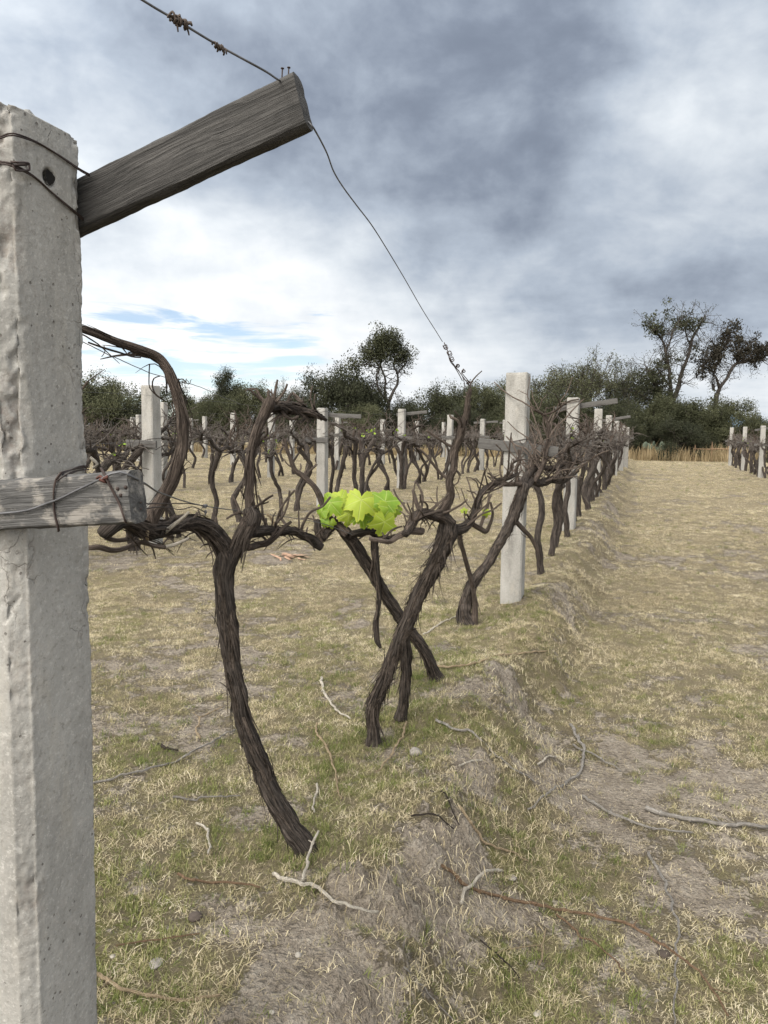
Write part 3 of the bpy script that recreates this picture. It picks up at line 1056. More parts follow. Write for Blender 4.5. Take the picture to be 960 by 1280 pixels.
# on the lower board
near_wire('wire_tie', [lf(73, 664, -.02), lf(73, 661), lf(68, 640), lf(67, 615), lf(70, 600), lf(76, 592, -.004), fr(100, 584, .004), fr(112, 583, .004)], 0.0017)
near_wire('wire_tie', [lf(72, 601), lf(82, 594, -.004), fr(98, 588, .006), fr(111, 587, .004)], 0.0014)
near_wire('wire_tie', [lf(126, 585, -.03), lf(131, 594), lf(140, 612), lf(150, 632), lf(156, 650), lf(160, 654, -.02)], 0.0016)
near_wire('rust_knot', [lf(121, 598), lf(125, 595, .006), lf(131, 600, .004), lf(135, 595, .008), lf(126, 601, .005), lf(133, 603, .004), lf(124, 599, .008)], 0.0026, 'rustred', double=False)
for (nx_, ny_) in ((147, 611), (151, 619), (157, 609)):
    acc = Acc()
    tube(acc, [np.append(lf(nx_, ny_, -0.004), 0.0024), np.append(lf(nx_, ny_, 0.0015), 0.0026)], 8, 0.002)
    near_local(acc.build('nail', M['rust'], near_post, NP))
utop = lambda px, k: on_plane(px, 100, pl, RD)
for nx_, y0, y1 in ((352, 106, 86), (360, 103, 85)):
    acc = Acc()
    p0, p1 = on_plane(nx_, y0, pl, RD), on_plane(nx_ + 1, y1, pl, RD)
    ax_ = (p1 - p0) / np.linalg.norm(p1 - p0)
    tube(acc, [np.append(p0, 0.0012), np.append(p1, 0.0012)], 6, 0.003)
    tube(acc, [np.append(p1, 0.0026), np.append(p1 + ax_ * 0.0012, 0.0026)], 8, 0.003)
    near_local(acc.build('nail', M['rust'], near_post, NP))

# --- all other posts
ORD = ['first', 'second', 'third', 'fourth', 'fifth', 'sixth', 'seventh', 'eighth', 'ninth', 'tenth', 'eleventh', 'twelfth', 'thirteenth', 'fourteenth', 'fifteenth',
       'sixteenth', 'seventeenth', 'eighteenth', 'nineteenth', 'twentieth', 'twenty-first', 'twenty-second', 'twenty-third', 'twenty-fourth', 'twenty-fifth', 'twenty-sixth',
       'twenty-seventh', 'twenty-eighth', 'twenty-ninth', 'thirtieth', 'thirty-first', 'thirty-second', 'thirty-third']
rowx = lambda d, off: ROW0[0] + 0.343 * (d - ROW0[1]) + off / math.cos(ANG)
SP = 4.74
ROWS = {0: 5.45, 1: 0.0, 2: -SP, 3: -2 * SP, 4: -3 * SP, 5: -4 * SP, 6: -5 * SP, 7: -6 * SP}
ROWNAME = {0: 'the row across the grass path', 1: 'the near row', 2: 'the second row', 3: 'the third row', 4: 'the fourth row', 5: 'the fifth row', 6: 'the sixth row', 7: 'the farthest row'}
zs_f = np.concatenate([np.linspace(-0.2, 1.9, 34, endpoint=False), np.linspace(1.9, 2.0, 6)])
POSTM = [post_mesh('concrete_shaft', 2.0, PW, 0.013, 8, zs_f, 40 + k, taper=0.04 * (k % 2), chip=0.005) for k in range(4)]
_tmpl = {}


def far_board(name, z0, slope, L0, L1, yoff, hh_, seed, parent, post_z=0):
    key = (name, seed % 3)
    c0 = np.array([-L0, yoff, z0 - slope * L0])
    c1 = np.array([L1, yoff, z0 + slope * L1])
    o, _ = board(name, M['wood_far'], parent, (0, 0, 0), c0, c1, hh_, 0.014, (0, -1, 0), seed, nx=20, ny=4, nz=3, rough=0.003)
    return o


def tie_ring(parent, z, w, seed):
    acc = Acc()
    h = w / 2 + 0.004
    c = 0.02
    ring = [(h, -h + c), (h, h - c), (h - c, h), (-h + c, h), (-h, h - c), (-h, -h + c), (-h + c, -h), (h - c, -h), (h, -h + c)]
    tube(acc, [(x, y, z + 0.02 * x / h, 0.003) for x, y in ring], 5, 0.05)
    return acc.build('wire_tie', M['rust'], parent)


def make_post(p, H, label, lower=True, upper=None, tilt=(0, 0), seed=0, mesh=None, lo=(0.42, 0.35), lo_slope=0.0, lo_z=1.27):
    r_ = empty('trellis_post', p, label, 'post', 'concrete trellis posts', -ANG)
    r_.rotation_euler = (tilt[0], tilt[1], -ANG + R(random.uniform(-4, 4)))
    b = link(bpy.data.objects.new('concrete_shaft', mesh or POSTM[seed % 4]), r_)
    b.scale = (1, 1, H / 2.0)
    if lower:
        far_board('lower_crossarm', lo_z, lo_slope, lo[0], lo[1], -(PW / 2 + 0.016), 0.045, seed, r_)
        tie_ring(r_, lo_z + 0.05, PW, seed)
    if upper:
        far_board('upper_crossarm', H - 0.13, upper[2], upper[0], upper[1], PW / 2 + 0.016, 0.04, seed + 1, r_)
        tie_ring(r_, H - 0.08, PW, seed)
    return r_


POSTS = {k: [] for k in ROWS}
POSTS[1].append((NP[0], NP[1]))
row1_posts = [(640, 749, 466, 0), (711, 662, 497, 1), (744, 621, 511, 2), (758, 603, 519, 3), (768, 594, 526, 4), (776, 588, 532, 5), (782, 584, 534, 6)]
r1lab = ['tall smooth concrete post standing behind the forked vine in the near row',
         'concrete post with sloping board at its head, past the forked vine, near row',
         'pale concrete post with vine canes looped over its head in the near row',
         'concrete post half hidden by twigs, fourth from last in the near row',
         'short pale concrete post, third from last in the near row',
         'narrow concrete post, second from last in the near row',
         'last concrete post of the near row before the trees']
for k, (px, py, pt, sd) in enumerate(row1_posts):
    g = G(px, py)
    H = at(px, pt, g[1])[2] - g[2]
    up = {1: (0.28, 0.62, 0.14), 2: None, 3: (0.2, 0.6, 0.16)}.get(k)
    make_post(g, H, r1lab[k], True, up, (R(-0.3), R(-0.4)), 10 + sd, lo=(0.30, 0.36) if k == 0 else (0.15, 0.3), lo_slope=-0.10 if k == 0 else 0.02, lo_z=1.30)
    POSTS[1].append((g[0], g[1]))
row_ds = {0: [38.8, 33.9, 28.8, 24.0], 2: [9.3, 14.3, 19.0, 23.7, 28.6, 33.4, 38.2], 3: [12.9, 17.3, 22.4, 27.3, 32.1, 37.0, 42.0],
          4: [19.6, 24.7, 29.5, 34.5, 39.6], 5: [26.3, 31.4, 36.2, 41.2], 6: [33.6, 38.4, 43.4], 7: [41.0]}
rpl = random.Random(12)
for rw, ds in row_ds.items():
    for k, d in enumerate(ds):
        x = rowx(d, ROWS[rw])
        z = float(ground_h(x, d))
        H = rpl.uniform(1.9, 2.05)
        if rw == 2 and k == 0:
            H = at(188, 482, d)[2] - z
        if rw == 2 and k == 1:
            H = at(402, 510, d)[2] - z
        up = (rpl.uniform(0.1, 0.5), rpl.uniform(0.3, 0.7), rpl.uniform(0.05, 0.18)) if rpl.random() < 0.4 else None
        if rw == 2:
            up = (0.12, 0.75, -0.03) if k == 1 else (None if k == 0 else up)
        lab = f'pale concrete post, {ORD[k]} from the near end of {ROWNAME[rw]}'
        if rw == 2 and k == 0:
            lab = 'pale concrete post with short low board, seen past the tall arching cane'
        if rw == 2 and k == 1:
            lab = 'pale concrete post with boards high and low, above the bright green vine leaves'
        if rw == 0:
            lab = f'pale concrete post, {ORD[k]} from the far end of {ROWNAME[rw]}'
        make_post((x, d, z), H, lab, rpl.random() < 0.75 or rw == 2 and k < 2, up, (R(rpl.uniform(-1, 1)), R(rpl.uniform(-1, 1))), rpl.randrange(1000), lo=(0.30, 0.16) if rw == 2 and k < 2 else (0.3, 0.3))
        POSTS[rw].append((x, d))

# ------------------------------------------------------------------ vines of the near row, traced
VG = 'grapevines of the vineyard rows'


class Vine:
    def __init__(self, base, label):
        self.b = np.asarray(base, float)
        self.root = empty('grapevine', self.b, label, 'vine', VG)
        self.s = int(abs(hash(label)) % 1) + sum(map(ord, label)) % 997
        self.rg = np.random.default_rng(self.s)

    def limb(self, name, path, mat='bark', seg=18, step=0.012, ridge=0.22, lump=0.16, wob=0.006, strips=0, spurs=0, lift=0.02, spl=(0.03, 0.12), tw=1.0):
        self.s += 1
        acc = Acc()
        P, r = tube(acc, path, seg, step, ridge, lump, self.s, wob)
        o = acc.build(name, M[mat], self.root, self.b)
        if strips:
            sa = bark_strips(P, r, int(strips * 4.0), self.s, lift=lift * 0.8)
            so = sa.build('loose_bark', M['barkstrip'], o, self.b)
        for _ in range(int(spurs * 1.7)):
            self.spur(P, r, spl)
        return P, r

    def spur(self, P, r, spl):
        rg = self.rg
        i = int(rg.integers(len(P) // 6, len(P)))
        L = rg.uniform(*spl)
        d = np.array([rg.normal(0, 0.6), rg.normal(0, 0.6), rg.uniform(0.1, 1.1)])
        d /= np.linalg.norm(d)
        r0 = min(r[i] * 0.6, rg.uniform(0.0028, 0.0055) * (1 + 1.6 * max(0, L - 0.12)))
        p = P[i]
        pts = [np.append(p, r0 * 1.3)]
        n = 4
        for k in range(1, n + 1):
            d = d + rg.normal(0, 0.28, 3) + np.array([0, 0, 0.12])
            d /= np.linalg.norm(d)
            p = p + d * L / n
            pts.append(np.append(p, r0 * (1.1 - 0.4 * k / n)))
        self.s += 1
        acc = Acc()
        tube(acc, pts, 7, 0.008, 0.1, 0.3, self.s)
        if rg.random() < 0.45 and L > 0.06:
            q = np.asarray(pts[2][:3])
            e = q + np.array([rg.normal(0, .5), rg.normal(0, .5), rg.uniform(0, .6)]) * L * 0.5
            tube(acc, [np.append(q, r0 * .8), np.append(0.5 * (q + e) + rg.normal(0, .005, 3), r0 * .65), np.append(e, r0 * .4)], 6, 0.008, 0, .2, self.s)
        acc.build('spur', M['shoot' if rg.random() < 0.75 else 'cane'], self.root, self.b)


# vine nearest the post: one leaning trunk that forks
v1 = Vine(G(382, 1066), 'gnarled vine on one leaning trunk with a tall arching cane, nearest the big post')
d0 = v1.b[1]
DT = lambda d: d
P, r = v1.limb('trunk', pix([(386, 1076, d0, 40), (378, 1055, d0, 34), (362, 1032, d0, 32), (343, 998, d0, 32), (322, 950, d0 - .01, 31), (306, 905, d0 - .02, 28), (295, 860, d0 - .03, 27), (289, 810, d0 - .04, 28),
                             (284, 765, d0 - .05, 29), (281, 728, d0 - .05, 31), (283, 700, d0 - .05, 36), (285, 690, d0 - .05, 30)]), seg=26, strips=34, ridge=0.28, lump=0.20, wob=0.010)
dm = d0 - .05
P, r = v1.limb('cordon', pix([(285, 700, dm, 30), (276, 678, dm, 30), (262, 662, dm - .04, 29), (243, 656, dm - .10, 27), (222, 657, dm - .17, 27), (203, 660, dm - .24, 26), (184, 662, dm - .32, 28), (168, 657, dm - .38, 26), (152, 655, dm - .45, 22), (140, 662, dm - .5, 24), (131, 668, dm - .5, 22)]),
               seg=22, strips=40, lump=0.28, ridge=0.3, spurs=7, wob=0.016, lift=0.025)
P, r = v1.limb('cordon', pix([(286, 704, dm, 26), (294, 688, dm, 27), (303, 672, dm + .01, 27), (312, 656, dm + .03, 30), (315, 645, dm + .04, 30), (312, 634, dm + .04, 20)]), seg=20, strips=12, lump=0.22, spurs=2)
P, r = v1.limb('cordon', pix([(316, 664, dm + .02, 18), (330, 664, dm + .08, 18), (345, 665, dm + .15, 14), (366, 664, dm + .22, 13), (380, 670, dm + .28, 13), (390, 676, dm + .32, 15), (402, 684, dm + .34, 12)]), seg=16, strips=10, lump=0.25, spurs=8, wob=0.014, spl=(0.04, 0.2))
v1.limb('cordon', pix([(310, 684, dm, 13), (322, 682, dm + .05, 12), (336, 677, dm + .1, 11), (347, 668, dm + .12, 9), (355, 660, dm + .14, 7), (364, 652, dm + .16, 5)]), 'cane', seg=12, lump=0.25, spurs=2)
v1.limb('cane', pix([(180, 664, dm - .32, 26), (190, 645, dm - .31, 24), (205, 622, dm - .30, 21), (219, 592, dm - .29, 20), (228, 560, dm - .28, 19), (229, 528, dm - .27, 18), (222, 497, dm - .26, 17), (213, 470, dm - .26, 16), (203, 453, dm - .26, 15), (192, 444, dm - .27, 14), (168, 435, dm - .30, 14), (140, 426, dm - .34, 13), (112, 415, dm - .38, 12), (80, 408, dm - .42, 11), (30, 415, dm - .46, 9)]),
        'cane', seg=20, strips=12, ridge=0.18, lump=0.10, wob=0.006, spurs=2)
P, r = v1.limb('cane', pix([(313, 640, dm + .04, 18), (312, 620, dm + .05, 15), (312, 598, dm + .06, 14), (313, 574, dm + .07, 14), (317, 552, dm + .08, 15), (324, 530, dm + .09, 16), (331, 515, dm + .1, 18), (336, 504, dm + .1, 20), (338, 497, dm + .1, 12)]),
               'cane', seg=18, strips=5, ridge=0.16, lump=0.14, wob=0.005, spurs=1)
hd = dm + .1
P, r = v1.limb('cordon', pix([(334, 508, hd, 15), (346, 509, hd + .08, 15), (360, 511, hd + .16, 15), (375, 513, hd + .25, 13), (388, 515, hd + .32, 10), (398, 520, hd + .38, 8), (408, 525, hd + .42, 5)]), seg=16, strips=34, lump=0.3, ridge=0.35, spurs=7, wob=0.012, lift=0.03)
for pth in ([(334, 506, hd, 6), (326, 499, hd, 5), (318, 492, hd - .02, 4.4), (312, 487, hd - .03, 4), (307, 488, hd - .04, 3)], [(332, 504, hd, 6), (324, 494, hd, 4.6), (320, 487, hd, 4), (311, 486, hd, 3.2)],
            [(336, 503, hd, 6), (336, 495, hd, 5.6), (335, 489, hd, 5)], [(340, 503, hd, 7), (343, 494, hd, 5.5), (345, 484, hd, 4.6), (347, 475, hd, 3.6)], [(345, 503, hd + .03, 7), (351, 496, hd + .05, 5), (356, 488, hd + .05, 4), (359, 480, hd + .05, 3.4)],
            [(352, 513, hd + .1, 6), (358, 521, hd + .1, 5), (366, 524, hd + .12, 5), (373, 520, hd + .13, 5)]):
    v1.limb('spur', pix(pth), 'shoot', seg=8, ridge=0.08, lump=0.2, wob=0.003)
for pth in ([(110, 685, dm - .5, 9), (125, 684, dm - .48, 10), (142, 688, dm - .44, 10), (158, 685, dm - .4, 9), (176, 678, dm - .36, 9), (195, 683, dm - .33, 8), (206, 684, dm - .31, 8)],
            [(160, 674, dm - .4, 8), (145, 675, dm - .44, 8), (132, 672, dm - .48, 9)]):
    v1.limb('cane', pix(pth), 'shoot', seg=12, ridge=0.1, lump=0.14, wob=0.005)
for pth, mt in (([(205, 684, dm - .31, 7), (220, 680, dm - .3, 6), (236, 673, dm - .28, 5)], 'twig_pale'), ([(205, 666, dm - .26, 8), (215, 658, dm - .27, 7), (228, 648, dm - .28, 6), (236, 640, dm - .29, 4.6)], 'twig_pale'),
                ([(184, 676, dm - .36, 6), (184.5, 664, dm - .37, 6)], 'twig_tan'), ([(190, 664, dm - .32, 6), (190, 650, dm - .33, 6), (189, 636, dm - .33, 5)], 'shoot'), ([(186, 680, dm - .36, 4), (176, 670, dm - .38, 3.5), (166, 660, dm - .4, 3)], 'shoot'),
                ([(300, 642, dm + .03, 6), (297, 632, dm + .03, 4), (291, 620, dm + .03, 3)], 'shoot'), ([(350, 664, dm + .15, 6), (343, 655, dm + .16, 6), (337, 645, dm + .16, 4.5), (333, 643, dm + .16, 4)], 'twig_tan'),
                ([(116, 585, 1.5, 5), (122, 580, 1.5, 5), (113, 572, 1.5, 6)], 'twig_pale')):
    v1.limb('spur', pix(pth), mt, seg=8, ridge=0.05, lump=0.15, wob=0.002)

# curling dry tendrils on the arching cane
for pth in ([(187, 455, dm - .27, 2.4), (186, 470, dm - .26, 2.4), (187, 485, dm - .25, 2.2), (196, 495, dm - .25, 2.2), (206, 501, dm - .25, 2)], [(200, 470, dm - .26, 2), (192, 473, dm - .27, 2.4), (190, 482, dm - .28, 2.6), (194, 492, dm - .27, 2.2), (203, 499, dm - .26, 1.8)],
            [(110, 428, dm - .39, 3.5), (128, 434, dm - .37, 4), (146, 440, dm - .35, 4), (164, 446, dm - .31, 3), (176, 447, dm - .29, 2.6)], [(130, 432, dm - .36, 1.6), (131, 440, dm - .36, 1.6), (127, 446, dm - .36, 1.2)],
            [(215, 474, dm - .26, 2), (222, 476, dm - .26, 2.4), (228, 474, dm - .25, 2), (234, 479, dm - .25, 1.4)]):
    v1.limb('tendril', pix(pth), 'barkstrip', seg=6, ridge=0, lump=0.2, wob=0.003)

# crossing trunks
v2 = Vine(G(467, 930), 'dark vine with shaggy leaning trunk and an upright cane holding the slack wire end')
d2 = v2.b[1]
P, r = v2.limb('trunk', pix([(468, 938, d2, 29.6), (467, 918, d2, 22.4), (466, 898, d2, 20.8), (467, 882, d2, 22.4), (474, 864, d2, 22.4), (484, 842, d2, 21.6), (493, 818, d2, 22.4), (502, 796, d2, 24.1), (511, 772, d2, 23.2), (520, 750, d2, 22.4), (531, 728, d2, 21.6), (543, 707, d2, 23.2), (551, 688, d2, 26.6), (557, 670, d2, 31.3), (561, 655, d2, 29.6)]),
               seg=26, strips=80, ridge=0.3, lump=0.24, wob=0.010, lift=0.03)
sa = bark_strips(P[-int(len(P) * .3):], r[-int(len(P) * .3):], 90, 991, length=(0.05, 0.11), lift=0.05)
sa.build('loose_bark', M['barkstrip'], v2.root, v2.b)
P, r = v2.limb('cordon', pix([(562, 656, d2, 24), (552, 647, d2 - .02, 20), (540, 644, d2 - .06, 15), (527, 641, d2 - .12, 15), (518, 648, d2 - .16, 15), (513, 656, d2 - .2, 17), (506, 668, d2 - .24, 13)]), seg=18, strips=20, lump=0.3, spurs=9, wob=0.014, spl=(0.05, 0.24))
v2.limb('cordon', pix([(527, 664, d2 - .1, 13), (514, 664, d2 - .16, 12), (500, 670, d2 - .2, 10), (488, 678, d2 - .22, 9), (476, 676, d2 - .25, 9), (462, 673, d2 - .26, 8)]), 'shoot', seg=14, lump=0.25, spurs=4, wob=0.01)
P, r = v2.limb('cane', pix([(548, 650, d2, 21), (556, 635, d2 - .01, 17), (563, 619, d2 - .01, 14), (562, 604, d2 - .02, 12), (568, 588, d2 - .02, 11), (568, 566, d2 - .02, 11), (575, 546, d2 - .02, 13), (577, 532, d2 - .02, 11), (583, 517, d2 - .02, 8), (585, 501, d2 - .02, 7.5), (588, 486, d2 - .02, 5.5)]),
               'cane', seg=18, strips=16, ridge=0.22, lump=0.24, wob=0.010, spurs=7, spl=(0.03, 0.16))
P, r = v2.limb('cordon', pix([(562, 664, d2, 26), (575, 662, d2 + .05, 18), (588, 652, d2 + .1, 14), (594, 640, d2 + .12, 11), (598, 627, d2 + .15, 10), (604, 614, d2 + .2, 9), (618, 604, d2 + .26, 8), (632, 598, d2 + .3, 7), (647, 592, d2 + .34, 5)]), seg=16, strips=10, lump=0.2, spurs=13, wob=0.01, spl=(0.06, 0.32))
for pth in ([(590, 655, d2 + .1, 9), (600, 660, d2 + .12, 10), (608, 664, d2 + .13, 8), (613, 655, d2 + .14, 6), (616, 642, d2 + .14, 5), (613, 628, d2 + .14, 4)], [(600, 660, d2 + .12, 6), (604, 648, d2 + .13, 6), (609, 636, d2 + .14, 5), (612, 618, d2 + .15, 4)],
            [(527, 641, d2 - .12, 9), (522, 632, d2 - .12, 8), (519, 622, d2 - .12, 7), (516, 612, d2 - .12, 5)], [(570, 560, d2, 6), (560, 556, d2, 5), (545, 546, d2 - .03, 4.5), (533, 538, d2 - .05, 4)],
            [(577, 537, d2, 6), (572, 526, d2, 5), (564, 522, d2, 5), (562, 518, d2, 3.5)], [(564, 600, d2, 7), (552, 592, d2, 6), (540, 578, d2 - .04, 5), (530, 566, d2 - .06, 4), (522, 560, d2 - .08, 3)],
            [(545, 644, d2, 6), (560, 640, d2 - .06, 5), (575, 632, d2 - .1, 4), (584, 624, d2 - .12, 3)]):
    v2.limb('spur', pix(pth), 'shoot' if len(pth) < 6 else 'cane', seg=9, ridge=0.1, lump=0.2, wob=0.004)
P, r = v2.limb('trunk', pix([(500, 900, d2 + .25, 22), (503, 880, d2 + .25, 17), (506, 858, d2 + .25, 17), (508, 832, d2 + .24, 16), (507, 806, d2 + .2, 17), (504, 790, d2 + .16, 16)]), seg=18, strips=22, ridge=0.3, lump=0.2, lift=0.03)

g3 = G(547, 850)
v3 = Vine(g3, 'vine slanting back behind the dark trunk, bearing the bunch of bright green leaves')
d3, e3 = g3[1], g3[1] - 0.5
lp = lambda a: d3 + (e3 - d3) * a
P, r = v3.limb('trunk', pix([(549, 856, d3, 28), (543, 842, d3, 22), (533, 820, lp(.15), 19), (522, 801, lp(.25), 18), (508, 783, lp(.35), 18), (495, 764, lp(.45), 19), (480, 743, lp(.55), 19), (468, 720, lp(.65), 18), (455, 698, lp(.75), 18), (442, 678, lp(.85), 19), (430, 664, lp(.95), 19)]),
               seg=22, strips=26, ridge=0.25, lump=0.13)
P, r = v3.limb('cane', pix([(434, 668, e3, 17), (422, 657, e3, 15), (412, 647, e3 - .02, 11), (404, 632, e3 - .03, 9), (400, 620, e3 - .03, 10), (392, 608, e3 - .04, 9), (378, 595, e3 - .04, 9), (370, 588, e3 - .05, 8), (364, 574, e3 - .05, 7), (358, 560, e3 - .05, 6), (356, 548, e3 - .05, 4)]), 'cane', seg=14, lump=0.2, spurs=5)
P, r = v3.limb('cordon', pix([(420, 656, e3, 13), (408, 664, e3 - .03, 16), (402, 672, e3 - .05, 15), (398, 660, e3 - .06, 12), (397, 650, e3 - .06, 10)]), seg=14, strips=8, lump=0.3, spurs=4)
P, r = v3.limb('cordon', pix([(436, 668, e3, 12), (448, 667, e3 + .04, 11), (460, 664, e3 + .1, 11), (472, 668, e3 + .14, 12), (484, 674, e3 + .18, 10), (500, 668, e3 + .22, 8), (512, 660, e3 + .26, 6)]), seg=14, strips=8, lump=0.28, spurs=6)
P, r = v3.limb('trunk', pix([(468, 672, e3 + .1, 15), (468, 690, e3 + .11, 13), (470, 710, e3 + .12, 12), (473, 735, e3 + .13, 9), (473, 755, e3 + .13, 7), (471, 772, e3 + .13, 8), (470, 790, e3 + .12, 9), (472, 802, e3 + .12, 8), (476, 810, e3 + .12, 4)]), seg=14, strips=10, ridge=0.25, lump=0.15)
P, r = v3.limb('cane', pix([(462, 668, e3 + .1, 8), (461, 655, e3 + .1, 8), (462, 643, e3 + .09, 7), (464, 632, e3 + .08, 5)]), 'cane', seg=12)

# young leaves, each a lobed blade with a stalk


def leaf_acc(centre, size, nrm, upv, seed, fold=0.42):
    rg = np.random.default_rng(seed)
    nr, na = 9, 110
    th = np.linspace(-math.pi, math.pi, na, endpoint=False)
    lob = [(0, 1.0), (R(62), 0.93), (R(-62), 0.93), (R(122), 0.74), (R(-122), 0.74)]
    rr = np.full(na, 0.68)
    for a, k in lob:
        rr = np.maximum(rr, k * np.exp(-(np.abs((th - a + math.pi) % (2 * math.pi) - math.pi) / R(40)) ** 2.2))
    rr = rr * (1 + 0.13 * np.abs(np.sin(th * 10 + seed)) + 0.03 * np.sin(th * 23))
    rr *= 1 - 0.75 * np.exp(-((np.abs(th) - math.pi) / R(20)) ** 2)
    V, A, F = [], [], []
    n = np.asarray(nrm, float)
    n /= np.linalg.norm(n)
    u = np.asarray(upv, float)
    u -= n * np.dot(u, n)
    u /= np.linalg.norm(u)
    w = np.cross(u, n)
    ph = rg.uniform(0, 6)
    rnd = rg.random()
    for i in range(nr + 1):
        f = i / nr
        q = rr * f
        x, y = np.sin(th) * q, np.cos(th) * q
        vd = np.full(na, 9.0)
        for a, k in lob:
            al = np.maximum(0, x * math.sin(a) + y * math.cos(a))
            vd = np.minimum(vd, np.hypot(x - math.sin(a) * al, y - math.cos(a) * al))
        z = -fold * q ** 2 * (0.7 + 0.5 * np.cos(th * 2 + ph)) + 0.035 * q * np.sin(th * 5 + ph) + 0.05 * q * np.sin(th * 3 + 2 * ph) + 0.05 * np.minimum(vd, 0.25) * q - 0.2 * np.clip(y, 0, 1) ** 2
        P3 = np.asarray(centre)[None] + size * (x[:, None] * w + (y[:, None] - 0.15) * u + z[:, None] * n)
        V.append(P3)
        A.append(np.stack([vd, np.full(na, f), np.full(na, rnd)], -1))
    for i in range(nr):
        for j in range(na):
            k = (j + 1) % na
            F.append((i * na + j, i * na + k, (i + 1) * na + k, (i + 1) * na + j))
    acc = Acc()
    acc.add(np.vstack(V), F, np.vstack(A))
    return acc, np.asarray(centre) - u * size * 0.12


def add_leaf(vine, px, py, d, rad, ax, up2, seed, att):
    c = at(px, py, d)
    tocam = EYE - c
    tocam /= np.linalg.norm(tocam)
    rt = RT
    n = tocam + rt * ax[0] + UP * ax[1]
    up3 = UP * up2[1] + rt * up2[0]
    acc, base = leaf_acc(c, rad * 1.12 * d / FPX, n, up3, seed)
    o = acc.build('leaf', M['vineleaf'], vine.root, vine.b, 'lf')
    if att is not None:
        a = at(*att)
        acc2 = Acc()
        mid = 0.5 * (a + base) + np.array([0, 0, 0.01])
        tube(acc2, [np.append(a, .0013), np.append(mid, .0011), np.append(base, .0009)], 5, 0.008)
        acc2.build('leaf_stalk', M['vineleaf'], o, vine.b)


A1, A2, A3 = (425, 658, e3), (464, 640, e3 + .09), (402, 640, e3 - .03)
add_leaf(v3, 458, 650, e3 + .05, 13, (-.3, .5), (-.6, -.8), 31, A2)
add_leaf(v3, 470, 634, e3 + .08, 17, (-.5, .3), (.2, 1), 32, A2)
add_leaf(v3, 437, 630, e3 + .06, 16, (.6, .1), (.3, -1), 33, A1)
add_leaf(v3, 451, 628, e3 - .06, 22, (0.1, 0.45), (-0.15, -1), 1, A2)
add_leaf(v3, 452, 645, e3 - .02, 15, (0.2, 0.2), (0.3, -1), 2, A2)
add_leaf(v3, 482, 624, e3 - .01, 21, (0.25, 0.5), (0.3, 1), 3, A2)
add_leaf(v3, 489, 638, e3 - .02, 20, (0.9, 0.3), (0.5, -1), 4, A2)
add_leaf(v3, 480, 655, e3 - .09, 18, (0.3, -0.25), (-0.1, -1), 5, A2)
add_leaf(v3, 412, 631, e3 - .06, 18, (-0.35, 0.25), (-0.4, -1), 6, A3)
add_leaf(v3, 427, 622, e3 - .02, 15, (0.1, 0.6), (0.3, 1), 7, A1)
add_leaf(v3, 436, 645, e3 - .05, 14, (0.3, -0.1), (0.0, -1), 8, A1)
add_leaf(v3, 402, 641, e3 - .07, 9, (-0.5, 0.1), (-0.6, -1), 9, A3)
add_leaf(v3, 405, 652, e3 - .07, 7, (-0.2, 0.2), (-0.2, -1), 10, A1)
add_leaf(v3, 414, 654, e3 - .06, 7, (0.1, 0.1), (0.3, -1), 11, A1)
add_leaf(v2, 580, 638, d2 + .1, 5, (0, 0.4), (0, 1), 12, (583, 650, d2 + .1))
add_leaf(v2, 608, 641, d2 + .12, 6, (0.3, 0.1), (0.1, -1), 13, (606, 634, d2 + .14))

g4 = G(583, 779)
v4 = Vine(g4, 'forked vine leaning to the tall smooth post, its two trunks meeting at the ground')
d4 = g4[1]
P, r = v4.limb('trunk', pix([(584, 783, d4, 34), (580, 768, d4, 24), (581, 754, d4, 20), (588, 735, d4, 18), (597, 720, d4, 16), (610, 704, d4 + .05, 15), (621, 685, d4 + .1, 16), (632, 666, d4 + .13, 17), (640, 648, d4 + .15, 18), (647, 630, d4 + .17, 20), (652, 615, d4 + .18, 20), (655, 604, d4 + .18, 16)]),
               seg=20, strips=40, ridge=0.28, lump=0.18, lift=0.03)
P, r = v4.limb('trunk', pix([(592, 780, d4 - .02, 16), (594, 765, d4 - .03, 12), (593, 745, d4 - .05, 8), (588, 722, d4 - .1, 8), (582, 700, d4 - .2, 8), (577, 680, d4 - .3, 8), (573, 660, d4 - .4, 9)]), 'cane', seg=12, lump=0.15, strips=6)
P, r = v4.limb('cordon', pix([(654, 612, d4 + .18, 16), (664, 602, d4 + .3, 13), (676, 604, d4 + .45, 12), (690, 600, d4 + .6, 11), (705, 600, d4 + .75, 9), (722, 588, d4 + .9, 7)]), seg=14, strips=14, lump=0.28, spurs=18, spl=(0.12, 0.42))
P, r = v4.limb('cordon', pix([(652, 608, d4 + .18, 14), (660, 592, d4 + .3, 12), (674, 584, d4 + .5, 10), (690, 586, d4 + .7, 9), (705, 580, d4 + .9, 7)]), seg=14, strips=14, lump=0.3, spurs=18, spl=(0.12, 0.42))
P, r = v4.limb('cane', pix([(648, 604, d4 + .16, 8), (645, 588, d4 + .12, 7), (650, 575, d4 + .1, 6), (648, 562, d4 + .08, 4)]), 'cane', seg=10, spurs=3)
P, r = v4.limb('cane', pix([(668, 603, d4 + .3, 9), (676, 585, d4 + .35, 8), (683, 560, d4 + .45, 8), (686, 540, d4 + .5, 7), (680, 520, d4 + .5, 6), (668, 512, d4 + .45, 4)]), 'cane', seg=10, spurs=11, spl=(0.15, 0.5))
P, r = v4.limb('spur', pix([(642, 648, d4 + .15, 8), (654, 662, d4 + .2, 8), (664, 672, d4 + .25, 7), (672, 690, d4 + .28, 6)]), 'cane', seg=10, spurs=2)
